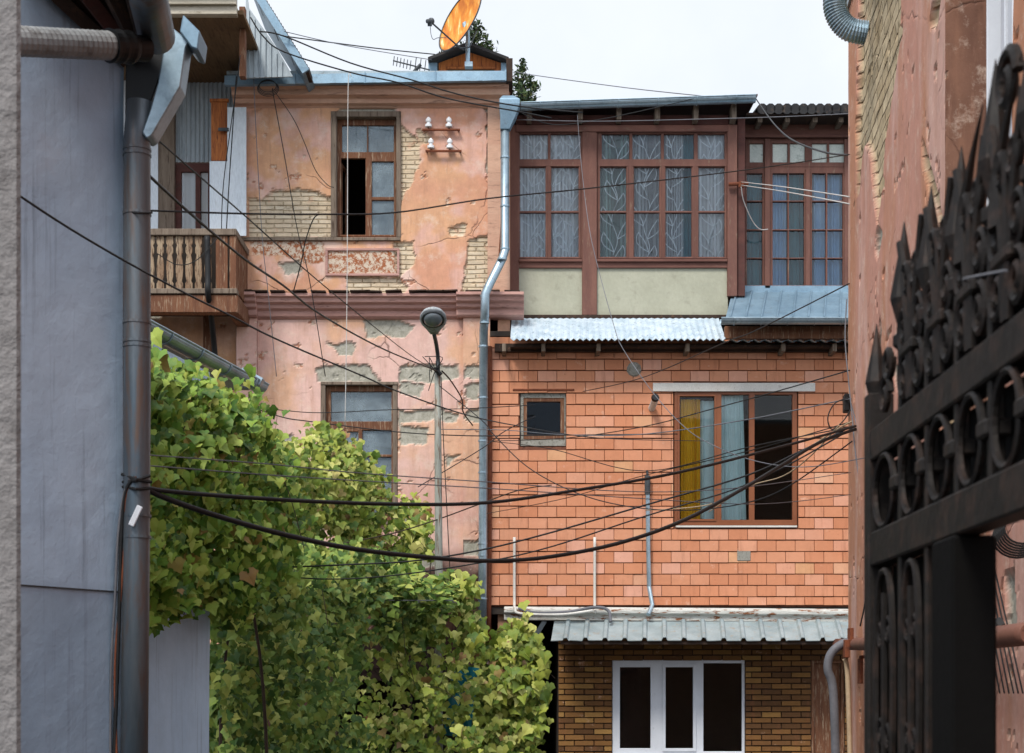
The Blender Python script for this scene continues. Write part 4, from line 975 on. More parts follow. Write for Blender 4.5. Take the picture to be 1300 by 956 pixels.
# ================================================================== LEFT HOUSE with timber balcony
YL = 25.1
lh = thing('balcony_house', 'old house with a timber balcony and ribbed pale cladding under a wide brown eave', 'house', (P(240, 0, YL).x, YL+3, 0))
bL = lambda: MB()
xw0, xw1 = P(80, 0, YL).x, P(299.5, 0, YL).x
plaster_wall('lower_wall', 'plaster', xw0, xw1, 0, P(0, 398, YL).z, [], [(1, pxpoly([(186,396),(232,396),(224,402),(190,404)], YL))], lambda U, Z: np.array(lin('#cf9f78'))+(np.array(lin('#d0a890'))-np.array(lin('#cf9f78')))*np.clip((fbm(U*1.5, Z*1.5, 7)-.4)*4, 0, 1)[..., None], lh, Matrix.Translation((0, YL, 0)), res=.06)
b = MB(); b.pb(258, 398, 268, 470, YL-.1, .1); b.build('corner_board', 'brown_wood', lh, bevel=.005)
YW = 25.5
# ribbed cladding
b = MB(); zt_ = P(0, 60, YW).z; zb_ = P(0, 206, YW).z; vs = []; x0_, x1_ = P(222, 0, YW).x, P(312, 0, YW).x; n = 16
for k in range(n*4+1):
    x = x0_+(x1_-x0_)*k/(n*4); y = YW-(.02 if k % 4 in (1, 2) else 0); vs += [(x, y, zb_), (x, y, zt_)]
b.add(vs, [(2*i, 2*i+2, 2*i+3, 2*i+1) for i in range(n*4)]); b.build('ribbed_cladding', 'corr', lh)
b = MB(); b.pb(80, 60, 201, 300, YW-.1, .1); b.pb(188, 140, 200.5, 300, YW-.16, .05); b.build('white_wall', 'white_panel', lh)
b = MB(); b.pb(200.6, 130, 221.5, 300, YW-.14, .1); b.build('board_strip', 'old_wood', lh, bevel=.004)
window('door', lh, 219, 207, 266, 300, YW-.06, 0, 'dark_red', [(230,218,264,298)], 'glass_refl', .07, label='glazed balcony door with a dark red frame')
b = MB(); b.pb(248, 217, 254.5, 300, YW-.08, .05); b.build('door_mullion', 'dark_red', lh, bevel=.004)
curtain('pale drape hanging inside the glazed balcony door', 'curtain', 231, 218, 264, 298, YW+.06, 'lace_white', 3, .02)
b = MB(); b.box((P(200, 0, YW).x, YW+2, 5), (P(312, 0, YW).x, YW+2.1, P(0, 60, YW).z)); b.box((P(80, 0, YW).x, YW+2.1, 0), (P(300, 0, YW).x, YW+2.3, P(0, 60, YW).z)); b.build('interior_wall', 'interior', lh)
b = MB(); b.pb(266, 204.5, 289, 299, 24.86, .03); b.pb(288.5, 136, 312.5, 299.5, 24.83, .03); b.build('white_panel', 'white_panel', lh, bevel=.003)
b = MB(); b.pb(268, 129, 288, 204, 24.9, .04); b.pb(266, 125, 290, 129, 24.88, .06); b.build('orange_plank', 'orange_wood', lh, bevel=.003)
b = MB(); b.pb(277, 162, 290, 166, 24.8, .03); b.build('hinge', 'dark_metal', lh)
b = MB(); b.pb(288.3, 136, 289, 204, YW-.16, .02); b.build('shadow_gap', 'interior', lh) if False else None
# wide eave: soffit, beams
zs_ = P(0, 22, 23.0).z
b = MB(); b.box((P(60, 0, 25).x, 22.9, zs_), (P(309, 0, 22.9).x, 25.6, zs_+.06)); b.build('soffit', 'soffit', lh)
b = MB(); b.box((P(100, 0, 23).x, 22.84, zs_-.02), (P(303, 0, 23).x, 22.97, zs_+.10)); b.box((P(100, 0, 23).x, 22.78, zs_+.1), (P(303, 0, 23).x, 22.9, zs_+.24)); b.build('eave_beam', 'cream_wood', lh, bevel=.006)
b = MB(); b.box((P(100, 0, 23).x, 22.7, zs_+.24), (P(306, 0, 23).x, 22.86, zs_+.45)); b.build('roof_edge', 'dark_wood', lh)
b = MB(); b.pb(303.5, 8, 311, 97, 23.4, .14); b.build('corner_post', 'brown_wood', lh, bevel=.006)
# triangular side sheet + sloping roof verge
b = MB(); Yv = 24.2
A_ = [(312, -20), (316, 10), (330, 30), (352, 62), (372, 97), (312, 99)]
pl_ = pxpoly(A_, Yv); b.prism(pl_, Yv, Yv+.03); b.build('side_sheet', 'corr', lh)
b = MB()
for k in range(7):
    x = 316+k*7; yt = max(8, 8+(x-316)*1.55); b.tube([P(x, yt+6, Yv-.01), P(x, 98, Yv-.01)], .014, 5)
b.build('sheet_rib', 'corr', lh)
b = MB(); p0, p1 = P(318, -12, Yv-.2), P(384, 93, Yv-.2)
dv = (p1-p0); nrm = Vector((dv.z, 0, -dv.x)).normalized()*.12
b.add([p0, p1, p1-nrm, p0-nrm, p0+Vector((0, 1.4, 0)), p1+Vector((0, 1.4, 0)), p1-nrm+Vector((0, 1.4, 0)), p0-nrm+Vector((0, 1.4, 0))], [(0, 1, 2, 3), (4, 7, 6, 5), (0, 4, 5, 1), (3, 2, 6, 7), (1, 5, 6, 2), (0, 3, 7, 4)]); b.build('roof_verge', 'zinc_blue', lh)
b = MB(); 
for k in range(26):
    c = p0.lerp(p1, (k+.5)/26)-nrm*.9+Vector((-.03, .25, -.02)); r_ = random.uniform; b.box(c-Vector((r_(.02, .06), .2, r_(.03, .06))), c+Vector((.05, .2, .05)))
b.build('verge_rubble', 'dark_wood', lh)
# balcony
YBk = 23.9
bx0, bx1 = P(90, 0, YBk).x, P(299, 0, YBk).x; zt_, zb_ = P(0, 291, YBk).z, P(0, 372, YBk).z
b = MB(); b.box((bx0, YBk-.04, zt_-.1), (bx1+.02, YBk+.1, zt_)); b.box((bx1-.08, YBk+.1, zt_-.1), (bx1+.02, YL-.02, zt_)); b.build('handrail', 'old_wood', lh, bevel=.008)
b = MB(); b.box((bx0, YBk-.05, zb_-.02), (bx1+.03, YBk+.12, zb_+.06)); b.build('bottom_rail', 'old_wood', lh, bevel=.008)
b = MB(); b.box((bx0, YBk-.02, zb_-.3), (bx1+.04, YBk+.18, zb_-.03)); b.box((bx1-.16, YBk+.18, zb_-.28), (bx1+.04, YL-.02, zb_-.03)); b.build('balcony_beam', 'brown_wood', lh, bevel=.01)
b = MB(); b.box((bx0, YBk+.12, zb_-.08), (bx1, YL-.02, zb_-.02)); b.build('balcony_floor', 'dark_wood', lh)
b = MB(); prof = [(.0, .0), (.055, 0), (.055, .10), (.035, .14), (.05, .22), (.056, .34), (.045, .5), (.03, .58), (.05, .62), (.05, .70), (.035, .74), (.055, .78), (.055, .9)]
hgt = zt_-.1-(zb_+.06)
for k in range(18):
    x = bx1-.42-k*.145
    if x < bx0: break
    poly = [(x-w_, zb_+.06+h/.9*hgt) for w_, h in prof[1:]]+[(x+w_, zb_+.06+h/.9*hgt) for w_, h in reversed(prof[1:])]
    MB().prism(poly, YBk+.01, YBk+.045).build('baluster', 'baluster', lh, bevel=.003)
b = MB(); b.box((bx1-.3, YBk, zb_+.06), (bx1-.12, YBk+.03, zt_-.1)); b.box((bx1-.09, YBk-.01, zb_-.02), (bx1+.01, YBk+.09, zt_-.1))
for k in range(7): b.box((bx1-.03, YBk+.16+k*.14, zb_+.06), (bx1-.0, YBk+.26+k*.14, zt_-.1))
b.build('corner_boards', 'brown_wood', lh, bevel=.004)
pipe('black_cable_bundle', 'bundle of black cables tied to the balcony corner and hanging down below it', 'cable', [P(263, 300, YBk-.08), P(264, 350, YBk-.1), P(264, 372, YBk-.1), P(268, 400, YBk+.2), P(272, 440, YBk+.5), P(274, 470, YBk+.6)], .045, 'cable', 8)

# ================================================================== NEAR LEFT: blue house, pipes
A0 = Vector(((20-650)/2000*6.8, 6.8, 0)); A1 = Vector(((156-650)/2000*7.35, 7.35, 0))
bl = thing('blue_house', 'blue grey rendered house wall with a dark timber eave at the left', 'house', A1+Vector((-.3, 0, 0)))
dirv = (A1-A0).normalized(); ang = math.atan2(dirv.y, dirv.x)
Tb = Matrix.Translation(A0) @ Matrix.Rotation(ang, 4, 'Z'); Lw = (A1-A0).length
def blue_tone(U, Z):
    n = fbm(U*1.2, Z*.8, 91)[..., None]; a, c = np.array(lin('#a5bacf')), np.array(lin('#b5c7d8'))
    o = a+(c-a)*np.clip((n-.35)*3, 0, 1); low_band = np.clip((2.05-Z+.25*(fbm(U*4, Z*.3, 3)-.5))/.05, 0, 1)[..., None]*.22  # wall is darker below the joint line
    return o*(1-low_band)
def blue_mat():
    m, nt, b_, o = newmat('blue_render')
    v = objvec(nt); t_ = nd(nt, 'ShaderNodeAttribute', attribute_name='tone').outputs['Color']
    c = mix(nt, 1.0, t_, ramp(nt, noise(nt, v, 5, 8, .65), [(.3, .9), (.7, 1.03)]), 'MULTIPLY')
    vs_ = objvec(nt, (14, 14, .5)); c = mix(nt, ramp(nt, noise(nt, vs_, 1.5, 6, .6), [(.56, 0.0), (.72, .6)]), c, lin('#6e7684'))
    c = mix(nt, ramp(nt, noise(nt, v, 2.2, 7, .7), [(.58, 0.0), (.7, .35)]), c, lin('#b4bac6'))
    nt.links.new(c, b_.inputs['Base Color']); b_.inputs['Roughness'].default_value = .9; b_.inputs['Specular IOR Level'].default_value = .2
    h = bump(nt, None, noise(nt, v, 9, 8, .6), .4, .012); bump(nt, b_, noise(nt, v, 70, 4, .6), .3, .003, h); return m
M['blue_render'] = blue_mat()
plaster_wall('wall', 'blue_render', -2.5, Lw, 0, 5.2, [], [], blue_tone, bl, Tb, res=.08, label='smooth blue grey rendered wall')
b = MB(Tb); b.box((-2.5, .02, 0), (Lw-.002, .3, 5.2)); b.build('wall_core', 'grey_render', bl)
b = MB(Tb); b.box((-1.5, -.006, 2.03), (Lw-.01, .006, 2.037)); b.build('render_joint', 'dark_metal', bl)
# eave: dark rafters and boards overhead, running from upper left to the corner
b = MB(); zE = P(0, 62, 7.1).z
E0, E1 = P(50, -15, 6.3), P(175, 78, 7.35)
ea, eb, ec, ed_ = P(10, -62, 6.75), P(160, 70, 7.33), P(192, 50, 7.15), P(165, -130, 6.2)
eu = Vector((-.02, .02, .08)); b.add([ea, eb, ec, ed_, ea+eu, eb+eu, ec+eu, ed_+eu], [(0, 3, 2, 1), (4, 5, 6, 7), (0, 1, 5, 4), (1, 2, 6, 5), (2, 3, 7, 6), (3, 0, 4, 7)]); b.build('roof_boards', 'dark_wood', bl)
for k in range(4):
    b = MB(); f = .06+k*.27; r0, r1 = ea.lerp(ed_, f), eb.lerp(ec, f); r0 = r0-Vector((0, 0, .035)); r1 = r1-Vector((0, 0, .035)); b.tube([r0, r0.lerp(r1, .98)], .042, 4); b.build('rafter', 'dark_wood' if k != 1 else 'dark_red', bl)
b = MB(Matrix.Translation(A1+Vector((-.02, .03, 0))) @ Matrix.Rotation(R(12.5), 4, 'Z')); b.box((-.05, 0, 0), (0, 3.5, 4.4)); b.build('return_wall', 'stain_shade', bl)  # dark-coloured wall edge, paints the shade in the gap beside the pipe

# near grey column at the frame edge
b = MB(); xe = (27-650)/2000*3.9; b.add([(-1.75, 3.9, 0), (xe, 3.9, 0), (xe-.09, 4.12, 0), (-1.75, 4.12, 0), (-1.75, 3.9, 4.5), (xe, 3.9, 4.5), (xe-.09, 4.12, 4.5), (-1.75, 4.12, 4.5)], [(0, 3, 2, 1), (4, 5, 6, 7), (0, 1, 5, 4), (1, 2, 6, 5), (2, 3, 7, 6), (3, 0, 4, 7)]); o = b.build('rendered_pier', 'grey_render', bevel=.012, label='rough beige rendered pier at the left edge of the photo', cat='pier')
# near drainpipe (large)
Yn = 7.3
t = thing('drainpipe', 'wide stained steel drainpipe with a flat hopper at the corner of the blue wall', 'drainpipe', P(173, 1300, Yn))
b = MB(); b.tube([P(178, 130, Yn), P(174, 180, Yn), P(174, 500, Yn), P(173, 700, Yn-.0), P(168, 1250, Yn)], .062, 20); o = b.build('pipe', 'zinc_dirty', t)
for pl in o.data.polygons: pl.use_smooth = len(pl.vertices) == 4
b = MB()
for y in (190, 197, 272, 410, 434, 440, 655, 682):
    q = P(174, y, Yn); MB().tube([q-Vector((0, 0, .006)), q+Vector((0, 0, .006))], .0655, 20).build('joint_band', 'zinc_dirty', t)
# flat sheet hopper: a tapering box, drawn as side outline with real depth
b = MB()
out_ = [(213,30),(240,52),(236,60),(229,110),(222,122),(193,172),(186,176),(180,168),(190,140),(200,105)]
b.prism(pxpoly(out_, Yn-.06), Yn-.06, Yn+.06); b.build('hopper', 'zinc', t, bevel=.006)
b = MB(); b.prism(pxpoly([(232,18),(254,40),(251,63),(243,60),(228,40)], Yn-.09), Yn-.09, Yn+.09); b.build('hopper_lip', 'zinc_blue', t, bevel=.006)
b = MB(); b.prism(pxpoly([(160,55),(212,48),(205,90),(188,140),(184,172),(158,178)], Yn+.0), Yn, Yn+.11); b.build('shadow_plate', 'black', t, bevel=.004)  # black plate standing in for the dark shadow between hopper and pipe
# gutter tube coming toward the viewer
t2 = MB(); t2.tube([P(172, -80, 5.9), P(187, -8, 6.45), P(199, 46, 6.9)], [.08, .08, .08], 20); o = t2.build('round_gutter', 'zinc_dirty', label='thick round gutter pipe coming down from the eave above the hopper', cat='gutter')
for pl in o.data.polygons: pl.use_smooth = len(pl.vertices) == 4
# vent pipe grey with black end
t = thing('vent_pipe', 'ribbed grey vent pipe with a black end cap below the dark eave', 'pipe', P(30, 55, 6.3))
b = MB(); p0, p1 = P(-60, 48, 6.0), P(139, 58, 6.6); pts = [p0.lerp(p1, k/60) for k in range(61)]
b.tube(pts, [.056+(.0035 if k % 2 else 0) for k in range(61)], 16); b.build('pipe_body', 'pvc_grey', t)
b = MB(); p2 = P(185, 62, 6.75); b.tube([p1.lerp(p2, k/12) for k in range(13)], [.066 if k % 3 else .07 for k in range(8)]+[.054]*5, 20); b.build('end_cap', 'black', t)
# cables along the near pipe
for i, (dx, w_, lab) in enumerate(((-16, .009, 'black cable running down in the gap beside the wide drainpipe'), (-20, .006, 'thin grey cable looping down beside the wide drainpipe'), (-11, .006, 'thin brown cable tucked against the wide drainpipe'))):
    pts = [P(172, 605, Yn-.07), P(164+dx*.3, 625, Yn-.05), P(170+dx, 680, Yn-.03), P(168+dx-2*i, 760, Yn-.03), P(165+dx-4*i, 850, Yn-.03), P(160+dx, 990, Yn-.03)]
    pipe('hanging_cable', lab, 'cable', pts, w_, ['cable', 'cable_grey', 'rust'][i], 6)
t = MB(); t.T = Matrix.Translation(P(172, 655, Yn-.08)) @ Matrix.Rotation(R(25), 4, 'Y'); t.box((-.014, -.004, -.05), (.014, .004, .05)); t.T = None; t.build('white_tag', 'white_pvc', bevel=.003, label='small white plastic tag hanging on the wide drainpipe', cat='tag')
for (a_, c_, lb) in (((155, 602), (192, 612), 'uppermost black tie wire wound around the wide drainpipe'), ((156, 612), (190, 604), 'crossing black tie wire around the wide drainpipe where the thick cables start'), ((156, 618), (190, 620), 'lowest black tie wire around the wide drainpipe'), ((158, 268), (193, 270), 'thin wire wound around the wide drainpipe high above the cable ties')):
    t = MB(); t.tube([P(a_[0], a_[1], Yn-.02), P((a_[0]+c_[0])/2, (a_[1]+c_[1])/2+2, Yn-.085), P(c_[0], c_[1], Yn-.02)], .008 if a_[1] > 300 else .005, 6); t.build('tie_wire', 'cable', label=lb, cat='wire', group='tie wires on the wide drainpipe')

# ================================================================== vine outbuilding
V0 = Vector(((110-650)/2000*11.3, 11.3, 0)); V1 = Vector(((266-650)/2000*13.6, 13.6, 0)); VE = Vector(((332-650)/2000*15.1, 15.1, 0))
ob = thing('vine_outbuilding', 'low blue grey outbuilding with a gutter, overgrown by the vine', 'outbuilding', V1)
dv = (V1-V0).normalized(); Tv = Matrix.Translation(V0) @ Matrix.Rotation(math.atan2(dv.y, dv.x), 4, 'Z'); LV = (V1-V0).length
plaster_wall('wall', 'blue_render', 0, LV, 0, 4.3, [], [], lambda U, Z: blue_tone(U, Z*0+3), ob, Tv, res=.1)
b = MB(Tv); b.box((0, .02, 0), (LV-.002, .2, 4.3)); b.build('wall_core', 'grey_render', ob)
g0, g1 = P(140, 384, 11.85), P(330, 489, 15.0); g0.z = g1.z = 4.46
gutter(ob, [g0, g1], .085, 'zinc', joints=5)
b = MB(); nrm = Vector((-(g1-g0).y, (g1-g0).x, 0)).normalized()
a_, c_ = g0+nrm*.06, g1+nrm*.06; b.add([a_, c_, c_+nrm*2.5+Vector((0, 0, .12)), a_+nrm*2.5+Vector((0, 0, .12))], [(0, 1, 2, 3)]); b.add([p-Vector((0, 0, .05)) for p in (a_, c_, c_+nrm*2.5+Vector((0, 0, .12)), a_+nrm*2.5+Vector((0, 0, .12)))], [(0, 3, 2, 1)])
b.build('roof', 'zinc_old', ob)
b = MB(); q = P(318, 480, 14.8); b.T = Matrix.Translation(q) @ Matrix.Rotation(R(28), 4, 'Y'); b.box((-.1, -.06, -.03), (.12, .06, .05)); b.T = None; b.build('gutter_end', 'zinc', ob, bevel=.005)

# ================================================================== VINES
LEAF = [(0, .30), (.20, .44), (.40, .36), (.44, .20), (.54, .02), (.34, -.12), (.20, -.32), (0, -.62), (-.20, -.32), (-.34, -.12), (-.54, .02), (-.44, .20), (-.40, .36), (-.20, .44)]
def leaves_mesh(name, mat, pos, size, nrm, tipang, parent, **props):
    N = len(pos); L = np.array([(0, 0)]+LEAF); m = len(L)
    n = nrm/np.linalg.norm(nrm, axis=1)[:, None]
    up0 = np.tile(np.array([0, 0, 1.0]), (N, 1)); xa = np.cross(up0, n); xa /= np.linalg.norm(xa, axis=1)[:, None]+1e-9; ya = np.cross(n, xa)
    c, s = np.cos(tipang)[:, None], np.sin(tipang)[:, None]; xb = xa*c+ya*s; yb = -xa*s+ya*c
    fold = rng.uniform(-.1, .55, N)
    wx = rng.uniform(.8, 1.2, N)
    V = pos[:, None, :]+size[:, None, None]*(L[None, :, 0:1]*wx[:, None, None]*xb[:, None, :]+L[None, :, 1:2]*yb[:, None, :]+(np.abs(L[None, :, 0:1])*fold[:, None, None]-.25*(L[None, :, 1:2]-.1)**2)*n[:, None, :])
    base = (np.arange(N)*m)[:, None]
    tri = np.array([(0, i, i+1 if i+1 < m else 1) for i in range(1, m)])
    Fc = (base[:, :, None]+tri[None]).reshape(-1, 3)
    org = np.array(ORG[root_of(parent)])
    me = bpy.data.meshes.new(name); me.from_pydata((V.reshape(-1, 3)-org).tolist(), [], Fc.tolist()); me.materials.append(M[mat]); me.update()
    o = bpy.data.objects.new(name, me); COL.objects.link(o); o.parent = parent; return setp(o, **props)
def vine(label, mat, poly, Yfn, thick, n, size, seed, base, stems=2, holes=.42, group='climbing vines', spray=9):
    rg = np.random.default_rng(seed); poly = np.array(poly, float); lo, hi = poly.min(0), poly.max(0)
    def pick(cnt, jit):
        X = rg.uniform(lo[0], hi[0], cnt*8); Y_ = rg.uniform(lo[1], hi[1], cnt*8)
        sd = sdpoly(X, Y_, [tuple(p) for p in poly])+(fbm(X/22, Y_/22, seed)-.5)*40+rg.normal(0, jit, len(X))
        cl = fbm(X/26, Y_/20, seed+3, 3); k = (sd > 0) & ((cl > holes) | (rg.random(len(X)) < .3))
        return X[k][:cnt], Y_[k][:cnt], np.clip(sd[k][:cnt]/30, .15, 1), cl[k][:cnt]
    # outer sprays: loose hanging tufts with gaps between them; inner leaves sit deeper in the vine's body
    nf = int(n*.42); X, Y_, e, cl = pick(nf//spray+1, 3)
    X = np.repeat(X, spray); Y_ = np.repeat(Y_, spray); e = np.repeat(e, spray); cl = np.repeat(cl, spray); dsp = np.repeat(rg.normal(0, .16, len(X)//spray), spray)
    k = np.tile(np.arange(spray), len(X)//spray); dx = np.repeat(rg.normal(0, 5, len(X)//spray), spray)
    pxs = size*F/np.mean(Yfn(X, Y_))
    X = X+rg.normal(0, pxs*.75, len(X))+dx*(k/spray); Y_ = Y_+(k-spray/2)*pxs*.42+rg.normal(0, pxs*.35, len(X))
    Yf = Yfn(X, Y_)-thick*(.55*e+.5*np.clip((cl-.4)*3, 0, 1))+dsp+rg.normal(0, .05, len(X))
    X2, Y2, e2, c2 = pick(n-nf, 5); Yb_ = Yfn(X2, Y2)-thick*.3*e2+thick*rg.uniform(.0, 1.0, len(X2))
    X = np.concatenate([X, X2]); Yp = np.concatenate([Y_, Y2]); Yw = np.concatenate([Yf, Yb_])
    pos = np.stack([(X-CX)/F*Yw, Yw, EYE+(HY-Yp)/F*Yw], 1); N = len(X)
    nr = np.stack([rg.normal(0, .4, N), -np.abs(rg.normal(1.0, .3, N)), rg.normal(.45, .4, N)], 1)
    sz = size*np.clip(rg.lognormal(.02, .3, N), .5, 1.7)
    t = thing('climbing_vine', label, 'vine', base, group)
    leaves_mesh('foliage', mat, pos, sz, nr, rg.normal(0, .6, N), t)
    b = MB()
    for k in range(stems):
        b = MB()
        i = rg.integers(0, N); tgt = Vector(pos[i])+Vector((0, .5, 0)); b0 = Vector(base)+Vector((rg.uniform(-.3, .3), .6, 0))
        mid = b0.lerp(tgt, .5)+Vector((rg.uniform(-.3, .3), .15, rg.uniform(-.2, .2)))
        b.tube([Vector(p) for p in spline([b0, mid, tgt], 6)], [.022-.0012*j for j in range(13)], 5); b.build('stem', 'stem', t)
    # thin shoots that trail out of the outline
    for k in range(8):
        i = rg.integers(0, nf); p = Vector(pos[i]); q = p+Vector((rg.normal(0, .25), -.1, rg.normal(-.15, .3)))
        b = MB(); b.tube([Vector(v_) for v_ in spline([p, p.lerp(q, .5)+Vector((0, 0, .06)), q], 4)], .004, 4); b.build('shoot', 'stem', t)
    return t
def Yleft(x, y): return np.interp(x, [140, 330, 400], [10.9, 14.1, 15.6])
def Ymid(x, y): return np.interp(x, [300, 400, 520, 700], [15.2, 18.0, 20.5, 22.0])
vine('fresh green vine hanging from the gutter of the blue outbuilding', 'leaf_green',
     [(140,452),(185,462),(215,478),(262,492),(300,502),(326,520),(336,545),(345,575),(370,600),(380,680),(370,740),(300,790),(255,765),(215,768),(190,785),(140,775)], Yleft, .55, 7000, .088, 1, (V1.x+.1, V1.y+.2, 0), holes=.36)
vine('yellowing vine climbing over the lower window of the pink house', 'leaf_yellow',
     [(300,590),(320,560),(352,556),(378,566),(398,556),(418,548),(440,550),(462,574),(480,604),(494,640),(530,646),(548,690),(520,722),(470,728),(400,740),(330,730),(300,680)], lambda x, y: np.interp(x, [300, 400, 550], [18.5, 22.5, 24.2]), .6, 4200, .098, 2, (P(420, 0, 23.5).x, 23.5, 0), holes=.36)
vine('deep green vine curtain hanging in the shade over the courtyard wall', 'leaf_mid',
     [(255,745),(300,705),(360,690),(420,700),(470,708),(508,722),(535,745),(562,768),(566,800),(560,810),(500,820),(470,780),(440,800),(445,850),(455,900),(470,1000),(262,1000),(262,830)], Ymid, .8, 7600, .088, 3, (P(360, 0, 17.0).x, 17.0, 0), holes=.40)
vine('sparse strand of pale vine leaves trailing along the base of the pink house', 'leaf_yellow',
     [(440,800),(480,790),(560,790),(600,820),(610,1000),(440,1000),(450,850)], lambda x, y: 20.5+0*x, .5, 1100, .10, 4, (P(560, 0, 20.5).x, 20.5, 0), stems=2, holes=.5)
vine('clump of broad pale vine leaves below the drainpipe foot', 'leaf_yellow',
     [(566,752),(592,748),(602,790),(606,818),(622,812),(632,792),(652,788),(668,804),(688,850),(690,900),(680,1000),(600,1000),(588,900),(575,830),(590,790),(575,745)], lambda x, y: 21.8+0*x, .5, 2300, .115, 5, (P(630, 0, 21.6).x, 21.6, 0), stems=3, holes=.42)
vine('pair of loose yellow leaves dangling right of the lower pink house window', 'leaf_yellow',
     [(518,650),(545,652),(548,680),(546,712),(530,714),(524,690)], lambda x, y: 22.6+0*x, .15, 60, .13, 6, (P(535, 0, 22.6).x, 22.6, 0), stems=3, holes=.3)
# leafy pergola roof, added to shade the wall foot
t = thing('shade_pergola', 'added wire pergola roofed with vine leaves to shade the pink house foot', 'pergola', (P(480, 0, 22.5).x, 22.5, 0))
n = 2000; X = rng.uniform(P(360, 0, 20).x, P(590, 0, 24.5).x, n); Yw = rng.uniform(19.3, 24.6, n); Zp = np.where(Yw > 0, 2.75+.12*rng.normal(0, 1, n)+(Yw-19.3)*.03, 0)
leaves_mesh('foliage', 'leaf_mid', np.stack([X, Yw, Zp], 1), rng.uniform(.1, .17, n), np.stack([rng.normal(0, .3, n), rng.normal(-.3, .3, n), np.ones(n)], 1), rng.uniform(0, 6, n), t)
b = MB()
for x in np.linspace(P(365, 0, 20).x, P(590, 0, 24).x, 6): b.tube([(x, 19.3, 2.62), (x, 24.95, 2.85)], .012, 5)
for y in (19.4, 22, 24.6): b.tube([(P(365, 0, 20).x, y, 2.64+(y-19.3)*.04), (P(590, 0, 24).x, y, 2.64+(y-19.3)*.04)], .007, 5)
b.build('wire', 'dark_metal', t)
for x in (P(372, 0, 19.5).x,):
    b = MB(); b.tube([(x, 19.4, 0), (x, 19.4, 2.64)], .04, 8); b.build('post', 'dark_metal', t)
b = MB(); b.T = Matrix.Translation(P(592, 846, 21.3)) @ Matrix.Rotation(R(8), 4, 'Y'); vs = []
for i in range(13):
    for j in range(7): vs.append(((i-6)*.03, .05*math.sin(i*.9+j*.4), (j-6)*.16))
b.add(vs, [(i*7+j, (i+1)*7+j, (i+1)*7+j+1, i*7+j+1) for i in range(12) for j in range(6)]); b.T = None
b.build('tarpaulin', 'teal', smooth=True, label='teal plastic sheet hanging behind the leaves at the drainpipe foot', cat='plastic sheet')

# ================================================================== street lamp
YSt = 21.3
t = thing('street_lamp', 'old grey street lamp with a curved neck in front of the pink house', 'street lamp', (P(556, 0, YSt).x, YSt, 0))
b = MB(); b.tube([(P(557, 0, YSt).x, YSt, 0), P(557, 700, YSt), P(556, 560, YSt), P(555.5, 470, YSt)], [.058, .052, .047, .04], 12); o = b.build('pole', 'pole', t)
for pl in o.data.polygons: pl.use_smooth = len(pl.vertices) == 4
b = MB(); pp = spline([P(555.5, 474, YSt), P(556, 455, YSt), P(554, 438, YSt-.15), P(551, 424, YSt-.45)], 5); b.tube([Vector(p) for p in pp], .027, 10); b.build('neck', 'dark_metal', t, smooth=True)
# head: cobra-style shell pointing at the viewer and up
hc = P(549, 404, YSt-.75); b = MB()
tilt = Matrix.Rotation(R(-42), 4, 'X')
vs = []; fs = []; S_ = [(0, .05, .05), (.10, .09, .07), (.22, .15, .1), (.34, .175, .12), (.46, .165, .115), (.56, .12, .085), (.62, .05, .04)]
Tm = Matrix.Translation(P(551, 424, YSt-.45)) @ Matrix.Rotation(R(180), 4, 'Z') @ Matrix.Rotation(R(34), 4, 'X') @ Matrix.Diagonal((1.02, .72, .9, 1))
for (l, w_, h_) in S_:
    for k in range(16):
        th = 2*math.pi*k/16; cz = math.sin(th); vs.append(Tm @ Vector((w_*math.cos(th), l, h_*cz if cz > 0 else h_*.25*cz)))
for i in range(len(S_)-1):
    for k in range(16): fs.append((i*16+k, i*16+(k+1) % 16, (i+1)*16+(k+1) % 16, (i+1)*16+k))
fs.append(tuple(range(16))[::-1]); fs.append(tuple((len(S_)-1)*16+k for k in range(16))); b.add(vs, fs); b.build('lamp_head', 'lamp_grey', t, smooth=True)
b = MB(); vs = []; fs = []
for r_, dz in ((1, -.028), (.92, -.06), (.6, -.085), (.01, -.095)):
    for k in range(20): th = 2*math.pi*k/20; vs.append(Tm @ Vector((.125*r_*math.cos(th), .39+.17*r_*math.sin(th), dz)))
for i in range(3):
    for k in range(20): fs.append((i*20+k, (i+1)*20+k, (i+1)*20+(k+1) % 20, i*20+(k+1) % 20))
b.add(vs, fs); b.build('lens', 'skylit', t, smooth=True)
b = MB(); b.tube([Tm @ Vector((.14*math.cos(2*math.pi*k/20), .39+.185*math.sin(2*math.pi*k/20), -.03)) for k in range(21)], .012, 6); b.build('lens_rim', 'dark_metal', t)
b = MB()
for k in range(9):
    a0 = P(555+random.uniform(-3, 3), 472+random.uniform(-5, 5), YSt-.06); pts = [a0, a0+Vector((random.uniform(-.12, .12), -.06, random.uniform(-.1, .2))), a0+Vector((random.uniform(-.2, .2), -.02, random.uniform(-.25, .25)))]
    b.tube([Vector(p) for p in spline(pts, 5)], .006, 5)
b.tube([P(552, 468, YSt-.07), P(560, 476, YSt-.07)], .03, 8); b.build('wire_tangle', 'cable', t)

